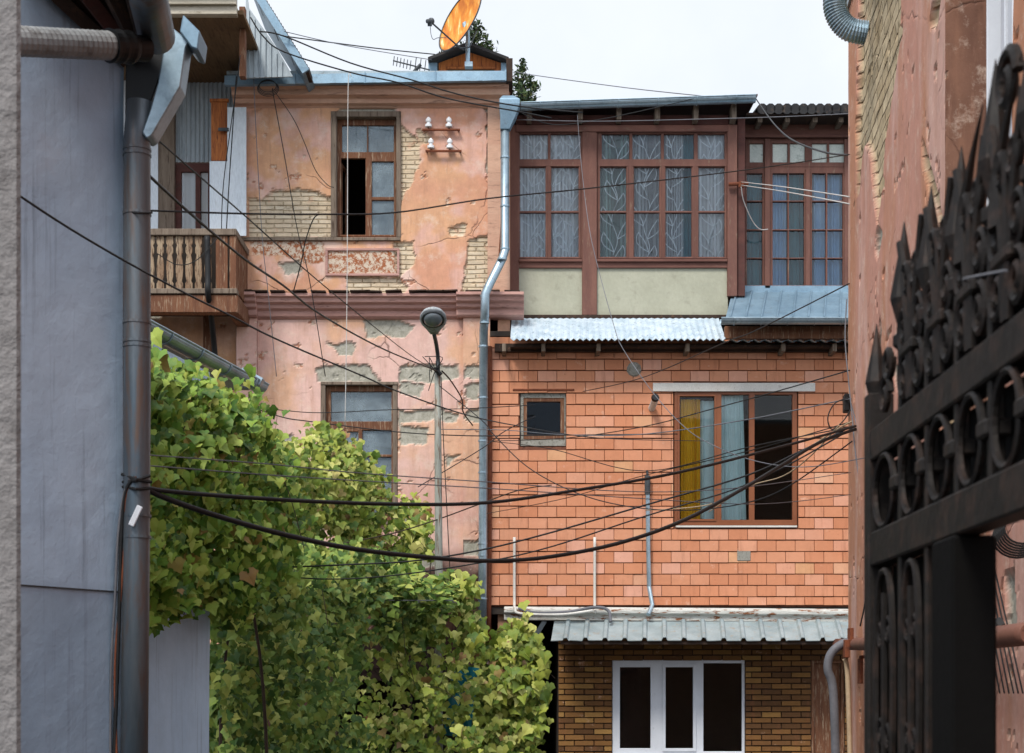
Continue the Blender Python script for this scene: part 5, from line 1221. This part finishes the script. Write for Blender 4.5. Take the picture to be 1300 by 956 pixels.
# ================================================================== RIGHT HOUSE
rh = thing('side_house', 'pink plaster house wall with long strips of bare brick at the right', 'house', (2.99, 14, 0))
c_r = 1.66; O = Vector((.095*14+c_r, 14, 0)); dR = Vector((-.095, -1, 0)).normalized(); nIn = Vector((1, -.095, 0)).normalized()
TR = Matrix(((dR.x, nIn.x, 0, O.x), (dR.y, nIn.y, 0, O.y), (0, 0, 1, 0), (0, 0, 0, 1)))
def RY(x): return 2000*c_r/(x-840)
def ru(x): return (14-RY(x))*math.hypot(1, .095)
def rp_(x, y): return (ru(x), EYE+(HY-y)/F*RY(x))
def tone_r(U, Z):
    n = fbm(U*1.1, Z*.35, 131)[..., None]; n2 = fbm(U*2.5, Z*.5, 134)[..., None]
    a, c, d = [np.array(lin(h)) for h in ('#c08c7a', '#b98265', '#caa193')]
    o = a+(c-a)*np.clip((n-.45)*6, 0, 1); return o+(d-o)*np.clip((n2-.55)*6, 0, .9)
patch_r = [(0, [(1090,-30),(1143,-30),(1141,60),(1132,120),(1122,180),(1120,230),(1113,285),(1108,250),(1104,200),(1098,180),(1095,195),(1091,240),(1086,252),(1086,170),(1088,90)]),
           (0, [(1187,-20),(1196,-20),(1192,10),(1186,40),(1180,30)]), (0, [(1170,180),(1175,200),(1182,215),(1188,240),(1197,290),(1192,310),(1184,270),(1176,230),(1170,205)]),
           (1, [(1113,285),(1119,300),(1113,330),(1110,320)]), (1, [(1133,455),(1143,480),(1142,510),(1132,470)]), (1, [(1117,405),(1120,420),(1112,470),(1108,480)])]
patch_r = [(c, [rp_(x, y) for x, y in p]) for c, p in patch_r]
uE = ru(1200)
plaster_wall('wall', 'plaster_r', 0, uE, 0, 7.6, [], patch_r, tone_r, rh, TR, res=.028, ragged=.035, depth=.05)
# quoin return facing the viewer, recessed bay, window
b = MB(TR); b.box((.0, .08, 0), (uE-.012, .5, 7.6)); b.box((-.012, .0, 0), (-.002, 5, 7.6)); b.build('wall_core', 'peach', rh)
def tone_ret(U, Z):
    n = fbm(U*4, Z*1.2, 151)[..., None]; a, c = np.array(lin('#66483c')), np.array(lin('#7d5b4b')); return a+(c-a)*np.clip((n-.4)*4, 0, 1)
Tret = TR @ Matrix.Translation((uE, 0, 0)) @ Matrix.Rotation(R(90), 4, 'Z')
Tret = Matrix.Translation(TR @ Vector((uE, 0, 0))) @ Matrix(((nIn.x, -dR.x, 0, 0), (nIn.y, -dR.y, 0, 0), (0, 0, 1, 0), (0, 0, 0, 1)))
plaster_wall('wall_return', 'plaster_r', 0, .235, 0, 7.6, [], [(1, [(0, 4.05), (.07, 4.1), (.08, 4.0), (.11, 3.9), (.04, 3.75), (.0, 3.6)]), (1, [(.14, 4.3), (.2, 4.33), (.2, 4.27), (.15, 4.26)]), (0, [(.0, 3.3), (.08, 3.35), (.1, 3.1), (.03, 3.0), (0, 3.05)])], tone_ret, rh, Tret, res=.02, ragged=.03)
RD = .235
Trec = TR @ Matrix.Translation((0, RD, 0))
def RDY(x): # depth along recessed plane
    c2 = c_r+RD*math.hypot(1, .095); return 2000*c2/(x-840)
def ru2(x): return (14-RDY(x))*math.hypot(1, .095)
hwR = (ru2(1247), ru2(1284), 3.55, 6.6)
plaster_wall('bay_wall', 'plaster_r', uE, 13.5, 0, 7.6, [hwR], [(0, [(ru2(1250), 3.3), (ru2(1262), 3.4), (ru2(1270), 3.1), (ru2(1255), 2.9)]), (1, [(ru2(1272), 2.2), (ru2(1285), 2.25), (ru2(1290), 1.9), (ru2(1276), 1.8)])], tone_r, rh, Trec, res=.035, thick=.14, ragged=.04)
b = MB(Trec); a, c, d, e = hwR; w_ = .07
b.box((a, .0, d), (a+w_*1.6, .09, e)); b.box((c-w_*1.6, .0, d), (c, .09, e)); b.box(((a+c)/2-.05, .03, d), ((a+c)/2+.05, .1, e)); b.box((a, .01, d), (c, .09, d+w_)); b.box((a, .01, e-w_), (c, .09, e))
wr = b.build('window', 'white_pvc', rh, bevel=.006, label='tall white framed window seen edge on')
b = MB(Trec); b.box((a+.05, .08, d), (c-.05, .086, e)); b.build('pane', 'glass_refl', wr)
b = MB(Trec); b.box((uE, .15, 0), (13.5, .9, 7.6)); b.build('wall_core', 'interior', rh)
b = MB(TR); b.box((-.0, -.02, 7.6), (13.5, 4, 7.7)); b.build('roof', 'zinc_old', rh)
# flexible duct at the top
t = MB(); pts = spline([P(1100, -60, 12.5), P(1071, -20, 12.5), P(1060, 0, 12.5), P(1064, 22, 12.5), P(1078, 37, 12.5), P(1100, 42, 12.5)], 14)
t.tube([Vector(p) for p in pts], [.085+(.010 if k % 2 else 0) for k in range(len(pts))], 16); t.build('flexible_duct', 'zinc', label='ribbed silver flexible duct curving out of the side house wall top', cat='duct')
# pipework low on the right wall
YX = 8.0
def onR(x, y, off=.08):
    p = TR @ Vector((ru(x), -off, EYE+(HY-y)/F*RY(x))); return p
def onB(x, y, off=.06):
    p = TR @ Vector((ru2(x), RD-off, EYE+(HY-y)/F*RDY(x))); return p
pipe('brown_pipe', 'thick brown painted pipe running level along the right wall behind the gate', 'pipe', [P(1062, 818, 13.6), P(1078, 818, 13.2), P(1150, 816, 9.0), P(1232, 812, 7.4), P(1310, 804, 6.6)], .05, 'brown_pipe', 14, 5)
pipe('grey_hose', 'pale grey hose bending down at the corner of the right wall', 'hose', [P(1082, 815, 12.6), P(1070, 817, 12.6), P(1055, 830, 12.6), P(1051, 850, 12.6), P(1058, 880, 12.6), P(1062, 1000, 12.6)], .035, 'cable_grey', 12)
pipe('beige_pipe', 'thin peach coloured pipe dropping from the brown pipe', 'pipe', [P(1072, 836, 12.6), P(1076, 860, 12.6), P(1080, 1000, 12.6)], .02, 'cable_beige', 8)
b = MB()
for (x0, y0, x1, y1) in ((1073, 812, 1079, 835), (1079, 797, 1084, 822), (1094, 832, 1110, 836), (1092, 836, 1096, 868)): b.pb(x0, y0, x1, y1, 12.5, .1)
b.build('rusty_bracket', 'rust', label='rusty pipe clamp at the corner of the right wall', cat='bracket', bevel=.004)
G3 = 'slanting thin wires on the right wall'
for k in range(9):
    f = k/8; a_ = onB(1232+k*4, 690-k*1.0, .05+.0*k); c_ = onB(1262+k*6, 880+k*0, .05)
    pipe('slanting_wire', ('foremost' if k == 8 else 'rearmost' if k == 0 else ['', 'second', 'third', 'fourth', 'fifth', 'sixth', 'seventh', 'eighth'][k])+' of nine slanting wires on the right wall, counted from the gate post', 'wire', [a_, c_], .0045, 'cable', 5, 0, group=G3)
t = MB()
for k in range(7):
    cq = P(1293+k*.8, 672+k*1.5, 6.6); t.tube([cq+Vector((.075*math.cos(2*math.pi*i/20)*(1+.06*k), .02*k-.05, .065*math.sin(2*math.pi*i/20)*(1+.05*k))) for i in range(21)], .005, 5)
t.build('cable_coil', 'cable', label='coil of black cable hanging on the right wall', cat='cable coil')
t = MB(); c0 = P(1245, 806, 7.2)
for k in range(7):
    pts = spline([c0+Vector((random.uniform(-.06, .1), random.uniform(-.04, .04), random.uniform(-.05, .05))) for _ in range(4)], 5); t.tube([Vector(p) for p in pts], .014, 6)
t.tube([c0+Vector((-.06, 0, -.02)), c0+Vector((.1, 0, .05))], .035, 8); t.build('cable_splice', 'cable', label='black tangled cable splice on the brown pipe right of the gate post', cat='cable')
t = MB(); t.T = TR; u_ = ru(1077.5); t.box((-.02, -.05, 4.02), (.12, -.0, 4.17)); t.T = None; t.build('junction_box', 'black', bevel=.006, label='small black junction box at the corner of the right wall', cat='junction box')

# ================================================================== GATE
cg = .738; Og = Vector((.025*3.6+cg, 3.6, 0)); dG = Vector((-.025, -1, 0)).normalized(); nG = Vector((1, -.025, 0)).normalized()
TG = Matrix(((dG.x, nG.x, 0, Og.x), (dG.y, nG.y, 0, Og.y), (0, 0, 1, 0), (0, 0, 0, 1)))
def gu(x): return 3.6-2000*cg/(x-700)
gate = thing('iron_gate', 'black wrought iron gate with spear tips and scrolls in the right foreground', 'gate', Og)
UE = 1.62
b = MB(TG); b.box((0, -.02, 2.105), (UE, .03, 2.175)); b.build('rail', 'iron', gate, bevel=.004)
b = MB(TG); b.box((0, -.02, 1.868), (UE, .03, 1.944)); b.build('rail', 'iron', gate, bevel=.004)
b = MB(TG); b.box((0, -.02, .25), (.8, .03, .32)); b.box((0, -.02, .9), (.8, .03, .96)); b.build('rail', 'iron', gate, bevel=.004)
b = MB(TG); b.box((.001, -.024, .05), (.05, .034, 2.26)); b.build('stile', 'iron', gate, bevel=.004)
b = MB(TG); b.box((.665, -.03, 0), (.815, .05, 1.866)); b.build('stile', 'sheet_iron', gate, bevel=.006)
b = MB(TG)
b.box((.05, .032, .05), (.665, .036, 1.87)); b.box((.05, .032, 1.944), (UE, .036, 2.105)); b.box((.17, .032, 2.175), (.5, .036, 2.27)); b.box((.5, .032, 2.175), (UE, .036, 2.33))
b.build('backing_sheet', 'sheet_iron', gate)
bars = [.305, .54, .765, .983, 1.2, 1.42]
for i, uu in enumerate(bars):
    b = MB(TG); zlo = .05 if uu < .6 else (1.944 if True else 0); tip = 2.55+(.06 if i > 2 else 0)
    b.box((uu-.011, -.012, zlo), (uu+.011, .014, tip-.21)); b.build('bar', 'iron', gate, bevel=.003)
def spear(u0, zb, zt, w=.026):
    b = MB(TG); h = zt-zb; b.lathe([(.012, -.03), (.024, -.02), (.024, 0), (.011, .01), (w, .01+h*.28), (w*.82, h*.45), (w*.3, h*.8), (.001, h)], (u0, 0, zb), n=8)
    b.build('spear_tip', 'iron', gate)
spear(.025, 2.22, 2.42, .026)
for i, uu in enumerate(bars): spear(uu, 2.33+(.06 if i > 2 else 0), 2.57+(.07 if i > 2 else 0), .03)
def scroll(cu, cz, r, turns=1.4, flip=1, start=0, y=-.01, rr=.008):
    pts = []; n = 34
    for k in range(n):
        f = k/(n-1); th = start+flip*f*turns*2*math.pi; q = r*(1-f*.82); pts.append(TG @ Vector((cu+q*math.cos(th), y, cz+q*math.sin(th))))
    return pts
b = MB()
ub = [.03]+bars+[1.62]
for i in range(len(ub)-1):
    a_, c_ = ub[i], ub[i+1]; m_ = (a_+c_)/2; w_ = (c_-a_)/2-.014
    b = MB()
    b.tube([TG @ Vector((m_+w_*.8*math.cos(2*math.pi*k/28), -.012, 2.025+.077*math.sin(2*math.pi*k/28))) for k in range(29)], .008, 6)
    b.build('oval_ring', 'iron', gate)
for uu in bars:
    b = MB(TG); b.box((uu-.03, -.026, 2.01), (uu+.03, .022, 2.04)); b.build('collar', 'iron', gate, bevel=.005)
for i in range(1, len(ub)-1):
    a_, c_ = ub[i], ub[i+1]; m_ = (a_+c_)/2; w_ = (c_-a_)/2; b = MB()
    for sgn, fl in ((-1, 1), (1, -1)):
        b.tube(scroll(m_+sgn*w_*.5, 2.235, w_*.44, 1.5, fl, math.pi/2), .009, 6); b.tube(scroll(m_+sgn*w_*.52, 2.335, w_*.42, 1.5, -fl, -math.pi/2), .009, 6)
        b.tube([TG @ Vector((m_+sgn*w_*(.1+.75*t_**2), -.012, 2.18+.34*t_)) for t_ in [k/10 for k in range(11)]], .009, 6)
    b.tube([TG @ Vector((m_+.0, -.012, 2.18)), TG @ Vector((m_, -.012, 2.45))], .009, 6)
    b.tube(scroll(m_-w_*.35, 2.44, w_*.35, 1.2, -1, 0), .009, 6); b.tube(scroll(m_+w_*.35, 2.44, w_*.35, 1.2, 1, math.pi), .009, 6)
    if i >= 4: b.tube(scroll(m_, 2.56, w_*.5, 1.4, 1, 0), .011, 6)
    b.build('scroll', 'iron', gate)
    if i >= 3:
        b = MB(); b.tube([TG @ Vector(p) for p in spline([(m_-.05, -.01, 2.34), (m_-.06, -.01, 2.42), (m_-.01, -.01, 2.5), (m_+.07, -.01, 2.58)], 5)], [.02-.0013*k for k in range(15)]+[.001], 6); b.build('leaf_ornament', 'iron', gate)
    b = MB(TG); b.box((m_-.05, -.026, 2.27), (m_+.05, .018, 2.295)); b.build('collar', 'iron', gate, bevel=.005)
# first panel: scroll plus ornaments in the lower field
b = MB()
b.tube(scroll(.17, 2.23, .05, 1.4, 1, 0), .008, 6); b.build('scroll', 'iron', gate); b = MB(); b.tube(scroll(.2, 2.30, .045, 1.3, -1, 0), .008, 6); b.build('scroll', 'iron', gate)
for (a_, c_) in ((.05, .285), (.325, .52)):
    b = MB()
    m_ = (a_+c_)/2; w_ = (c_-a_)/2-.012
    for (z0_, z1_) in ((1.36, 1.85), (.97, 1.32), (.34, .88)):
        zc = (z0_+z1_)/2; h_ = (z1_-z0_)/2
        b.tube([TG @ Vector((m_+w_*.85*math.copysign(abs(math.cos(2*math.pi*k/32))**.7, math.cos(2*math.pi*k/32)), -.012, zc+h_*math.copysign(abs(math.sin(2*math.pi*k/32))**.8, math.sin(2*math.pi*k/32)))) for k in range(33)], .008, 6)
        for sgn in (-1, 1):
            b.tube(scroll(m_+sgn*w_*.35, zc+h_*.45, w_*.33, 1.3, sgn, 0), .007, 6); b.tube(scroll(m_+sgn*w_*.35, zc-h_*.45, w_*.33, 1.3, -sgn, 0), .007, 6)
        b.tube([TG @ Vector((m_, -.012, zc-h_*.8)), TG @ Vector((m_, -.012, zc+h_*.8))], .008, 6)
    b.build('scroll_panel', 'iron', gate)
pipe('grey_tie_cable', 'blurred grey cable tied across the iron gate scrolls', 'cable', [TG @ Vector((gu(1232), .01, EYE+(HY-358)/F*(2000*cg/(1232-700)))), TG @ Vector((gu(1262), -.05, EYE+(HY-354)/F*(2000*cg/562))), TG @ Vector((gu(1320), -.05, EYE+(HY-343)/F*(2000*cg/620)))], .0022, 'cable_grey', 8)

# ================================================================== CABLES
def cable(label, pts, r, mat='cable', Y0=24.5, Y1=24.5, group='overhead cables', name='overhead_cable'):
    """pts along the cable; distance changes evenly (straight in plan) from Y0 to Y1"""
    d = [0.0]
    for a, c in zip(pts[:-1], pts[1:]): d.append(d[-1]+math.hypot(c[0]-a[0], c[1]-a[1]))
    pp = spline([(p[0], p[1], 1/Y0+(1/Y1-1/Y0)*q/d[-1]) for p, q in zip(pts, d)], 6)
    b = MB(); b.tube([P(p[0], p[1], 1/p[2]) for p in pp], r, 6); o = b.build(name, mat, smooth=True, label=label, cat='cable', group=group); return o
cable('thick black cable running almost level from the wide drainpipe to the right wall', [(172,610),(200,622),(350,634),(500,640),(620,638),(740,621),(860,600),(1000,565),(1086,541)], .0115, Y0=7.25, Y1=13.4)
cable('thickest black cable sagging deep from the wide drainpipe across the vine to the right wall', [(172,612),(200,628),(260,650),(350,676),(450,697),(560,709),(620,712),(690,708),(780,691),(860,664),(930,628),(990,592),(1040,562),(1086,545)], .014, Y0=7.25, Y1=13.4)
cable('black cable running from the blue wall diagonally down to the block wall', [(8,236),(24,248),(85,288),(158,331),(227,368),(293,401),(352,431),(462,478),(500,495),(586,525),(659,541),(760,556),(900,560)], .005, Y0=5.95, Y1=24.6)
cable('thin black cable from the hopper at the eave down to the street lamp', [(190,165),(203,180),(311,274),(387,342),(453,397),(520,450),(555,471)], .005, Y0=7.3, Y1=21.2)
cable('stronger black cable from the wide drainpipe down to the street lamp', [(186,220),(245,274),(308,327),(359,362),(402,396),(480,440),(555,471)], .0075, Y0=7.35, Y1=21.2)
cable('long level black cable crossing below the upper pink window and past the gallery', [(180,267),(300,271),(400,272),(500,270),(620,252),(749,239),(945,216),(1079,196)], .0048, Y0=7.3, Y1=13.9)
cable('black cable from the left roof verge over the pink wall top to the drainpipe hopper', [(330,40),(361,46),(445,80),(521,101),(583,120),(660,135),(740,143)], .011, Y0=23.9, Y1=24.3)
cable('lower black cable from the left roof verge sagging over the pink wall cornice', [(318,22),(334,46),(361,66),(445,92),(506,105),(568,125),(660,142),(700,150)], .011, Y0=23.8, Y1=24.3)
cable('thin cable from the left roof verge to the dormer', [(361,46),(475,61),(552,69)], .009, Y0=23.9, Y1=26.9)
cable('thin grey cable from the left roof verge to the antenna', [(361,40),(440,58),(548,76)], .006, 'cable_grey', Y0=23.9, Y1=26.6)
cable('thin grey cable from behind the conifer down to the gallery roof edge', [(655,90),(675,95),(800,112),(893,122)], .008, 'cable_grey', Y0=30, Y1=25)
cable('white cord hanging straight down past the upper pink window', [(446,97),(442,110),(441,300),(440,420),(438,540)], .007, 'cable_white', 24.5, 24.5, 'hanging wires on the pink wall', 'white_line')
cable('leftmost thin black wire hanging down the pink wall', [(320,18),(323,123),(332,289),(340,368),(351,478)], .006, 'cable_grey', 24.3, 24.7, 'hanging wires on the pink wall', 'hanging_wire')
cable('thin black wire slanting from the wire coil down the pink wall', [(346,112),(348,126),(361,197),(377,289),(393,356),(413,478)], .007, 'cable', 24.4, 24.8, 'hanging wires on the pink wall', 'hanging_wire')
cable('kinked thin wire drooping between the wire coil and the upper pink window', [(350,118),(372,150),(386,180),(400,215),(415,234),(424,238)], .006, 'cable', 24.4, 24.85, 'hanging wires on the pink wall', 'hanging_wire')
cable('short black lead looping down from the level cable at the pink wall', [(406,272),(398,278),(388,305),(382,335),(372,372)], .009, 'cable', 24.0, 24.6, 'hanging wires on the pink wall', 'hanging_wire')
cable('wire hanging along the white sheet panel of the balcony house', [(300,97),(297,140),(291,230),(287,300)], .009, 'cable', 24.4, 24.4, 'wires on the balcony house', 'hanging_wire')
cable('wire hanging from the eave past the orange plank', [(305,70),(300,110),(284,230),(281,300)], .007, 'cable', 23.2, 24, 'wires on the balcony house', 'hanging_wire')
cable('wire drooping across the balcony balusters', [(200,322),(225,336),(250,330),(278,300)], .007, 'cable', 23.6, 23.8, 'wires on the balcony house', 'hanging_wire')
b = MB(); b.T = None
for k in range(4):
    c = P(340, 109, 24.35+.01*k); b.tube([c+Vector(((.13+.012*k)*math.cos(2*math.pi*i/22), .01*k, (.095+.008*k)*math.sin(2*math.pi*i/22)-.01*k)) for i in range(23)], .006, 5)
b.build('wire_coil', 'cable', label='coil of thin black wire hanging on the metal roof edge of the pink house', cat='wire coil')
cable('pale cable dropping from the gallery roof past the block wall to the right wall', [(733,146),(738,209),(747,283),(758,335),(779,412),(791,443),(831,501),(871,544),(905,565),(944,581),(989,591),(1035,592),(1100,581)], .0042, 'cable_grey', 24.9, 12.5)
cable('thin black cable rising from the block wall over the seamed roof to the corner', [(740,497),(820,478),(922,434),(963,418),(1078,360)], .006, 'cable', 24.5, 13.9)
GB = 'cables fanning to the black box at the right corner'
cable('thin black cable rising to the corner above the junction box', [(620,560),(720,556),(820,541),(905,519),(989,496),(1079,470)], .006, Y0=24.2, Y1=13.9, group=GB)
cable('grey cable passing over the small window to the junction box', [(560,545),(640,546),(720,552),(820,551),(947,533),(1060,510),(1082,506)], .0055, 'cable_grey', 21.2, 13.8, GB)
cable('thin black cable from the downpipe past the conduit head to the corner', [(620,560),(700,570),(820,598),(953,567),(1080,542)], .0055, 'cable', 24.2, 13.8, GB)
cable('thin black cable rising through the middle of the wide window', [(618,652),(720,632),(820,603),(953,572),(1082,535)], .005, 'cable', 24.2, 13.8, GB)
cable('medium black cable sweeping over the lower half of the wide window', [(320,722),(437,717),(525,712),(612,698),(700,676),(820,641),(947,604),(1018,572),(1084,540)], .0085, 'cable', 15.2, 13.5, GB)
cable('lower medium black cable sagging over the vine and curving up past the wide window', [(320,728),(408,735),(495,731),(612,714),(700,694),(820,655),(930,622),(1001,590),(1084,543)], .007, 'cable', 15.2, 13.5, GB)
cable('beige cable curving up across the bottom of the wide window', [(820,648),(899,641),(950,618),(1001,585),(1063,545),(1082,535)], .007, 'cable_beige', 22, 13.6, GB)
cable('beige flex drooping under the thick cables near the corner', [(900,650),(950,618),(995,604),(1030,578),(1065,540)], .006, 'cable_beige', 20, 13.6, GB)
cable('thin grey line crossing the conduit almost level', [(149,575),(328,588),(450,600),(620,612),(800,624),(930,620),(1080,600)], .0035, 'cable_grey', 7.4, 13.6)
cable('second thin grey line just below the first over the vine', [(149,588),(328,602),(450,610),(620,620),(800,632),(960,640),(1080,628)], .0035, 'cable_grey', 7.4, 13.6)
cable('thin black cable crossing the top of the lower pink window', [(320,516),(360,521),(410,524),(500,520),(586,519),(680,514)], .007, Y0=24.2, Y1=24.5)
cable('black cable crossing the lower pink window below its top pane', [(320,517),(360,530),(393,535),(500,548),(586,553),(660,553),(760,552),(860,551)], .009, Y0=24.1, Y1=24.5)
cable('black cable rising from the vine to the block wall corner', [(531,618),(611,570),(640,548),(680,528)], .007, Y0=22.5, Y1=24.5)
cable('black cable dropping from the street lamp to the drainpipe', [(561,471),(572,483),(586,506),(588,523),(600,540)], .011, Y0=21.2, Y1=24.4)
cable('long thin black cable from the street lamp drooping right across the block wall', [(558,490),(611,533),(628,553),(670,593),(725,623),(786,641),(860,648),(940,640),(1000,618),(1082,560)], .006, Y0=21.2, Y1=13.7)
cable('thin cable dropping steeply beside the lamp pole', [(560,478),(563,560),(567,640),(572,740)], .006, Y0=21.2, Y1=21.5)
cable('old rope rising from the vine over the lamp pole to the drainpipe', [(419,693),(495,678),(554,660),(606,641),(660,622),(700,616)], .009, 'stem', 19, 24.4)
cable('upper white clothes line from the gallery post to the right wall', [(941,231),(1000,238),(1079,250)], .006, 'cable_white', 25.2, 13.9, 'white clothes lines')
cable('lower white clothes line from the gallery post to the right wall', [(941,235),(1000,244),(1079,259)], .006, 'cable_white', 25.2, 13.9, 'white clothes lines')
cable('loose white cord curling down from the gallery post', [(941,237),(944,255),(955,280),(965,291),(975,291)], .008, 'cable_white', 25.2, 25.6, 'white clothes lines')
cable('grey cable dropping from the roof down the right wall corner', [(1075,380),(1073,430),(1077,480),(1082,530),(1086,575),(1096,640),(1108,720)], .0055, 'cable_grey', 13.9, 13)
cable('looped grey cable on the right wall below the junction box', [(1080,510),(1090,550),(1100,600),(1104,650),(1108,700)], .005, 'cable_grey', 13.6, 12.6)
cable('black cable slanting down the right wall toward the brown pipe', [(1108,610),(1108,690),(1099,760),(1092,795)], .006, 'cable', 11.9, 12.2)
cable('tiny curled black wire beside the junction box', [(1078,505),(1060,512),(1051,530),(1056,545),(1070,535),(1080,520)], .006, 'cable', 13.8, 13.8)
cable('thin black wire strung across the gallery transoms', [(655,140),(700,158),(760,152),(840,135),(893,122)], .007, 'cable', 24.8, 24.9)
cable('grey wire stretched level under the gallery gutter', [(655,152),(760,154),(900,151),(1000,148),(1085,144)], .006, 'cable_grey', 24.9, 20)
cable('black wire swinging from the gutter over the recessed transoms', [(960,126),(985,160),(1010,180),(1050,194),(1080,197)], .010, 'cable', 25.1, 14)
t = MB(); t.tube([P(925, 234, YB-.12), P(950, 233, YB-.12)], .03, 8); t.tube([P(941, 231, YB-.16), P(941, 238, YB-.16)], .045, 8); t.build('line_hook', 'rust', label='rusty hook on the gallery post holding the white clothes lines', cat='hook')

# ================================================================== CAMERA, LIGHT, WORLD
cam = bpy.data.cameras.new('camera'); co = bpy.data.objects.new('camera', cam); COL.objects.link(co)
co.location = (0, 0, EYE); co.rotation_euler = (R(90), 0, 0)
cam.sensor_width = 36; cam.lens = 36*F/1300; cam.shift_y = (HY-478)/1300; cam.clip_end = 2000; cam.clip_start = .05
cam.dof.use_dof = True; cam.dof.focus_distance = 23; cam.dof.aperture_fstop = 9
scene.camera = co
SUN_EL, SUN_AZ = 52, 205      # azimuth clockwise from +Y
sl = bpy.data.lights.new('sun', 'SUN'); so = bpy.data.objects.new('sun', sl); COL.objects.link(so)
sl.energy = 1.3; sl.angle = R(16); sl.color = (1, .96, .9)
d = Vector((math.sin(R(SUN_AZ))*math.cos(R(SUN_EL)), math.cos(R(SUN_AZ))*math.cos(R(SUN_EL)), math.sin(R(SUN_EL))))
so.rotation_euler = d.to_track_quat('Z', 'Y').to_euler(); so.location = (0, -10, 30)
w = bpy.data.worlds.new('World'); scene.world = w; w.use_nodes = True; nt = w.node_tree; nt.nodes.clear()
wo = nt.nodes.new('ShaderNodeOutputWorld'); bg = nt.nodes.new('ShaderNodeBackground'); bg.inputs[1].default_value = .1
sky = nt.nodes.new('ShaderNodeTexSky'); sky.sky_type = 'NISHITA'; sky.sun_disc = False; sky.sun_elevation = R(SUN_EL); sky.sun_rotation = R(SUN_AZ)
tc = nt.nodes.new('ShaderNodeTexCoord')
cl = noise(nt, tc.outputs['Generated'], 2.6, 6, .6)
bright = ramp(nt, cl, [(.35, (3.55, 3.75, 4.05)), (.65, (4.2, 4.3, 4.4))])
broken = ramp(nt, noise(nt, tc.outputs['Generated'], 5.5, 5, .6), [(.38, (2.6, 3.2, 4.2)), (.6, (7.4, 7.6, 7.9))])
sx = nd(nt, 'ShaderNodeSeparateXYZ'); nt.links.new(tc.outputs['Generated'], sx.inputs[0])
cloud = mix(nt, ramp(nt, sx.outputs[1], [(.0, 1.0), (.45, 0.0)]), bright, broken)
c = mix(nt, .9, sky.outputs[0], cloud)
nt.links.new(c, bg.inputs[0]); nt.links.new(bg.outputs[0], wo.inputs[0])
scene.view_settings.view_transform = 'Standard'; scene.view_settings.look = 'None'; scene.view_settings.gamma = 1
scene.view_settings.exposure = 1.35
scene.render.engine = 'CYCLES'
scene.cycles.max_bounces = 6; scene.cycles.transparent_max_bounces = 12
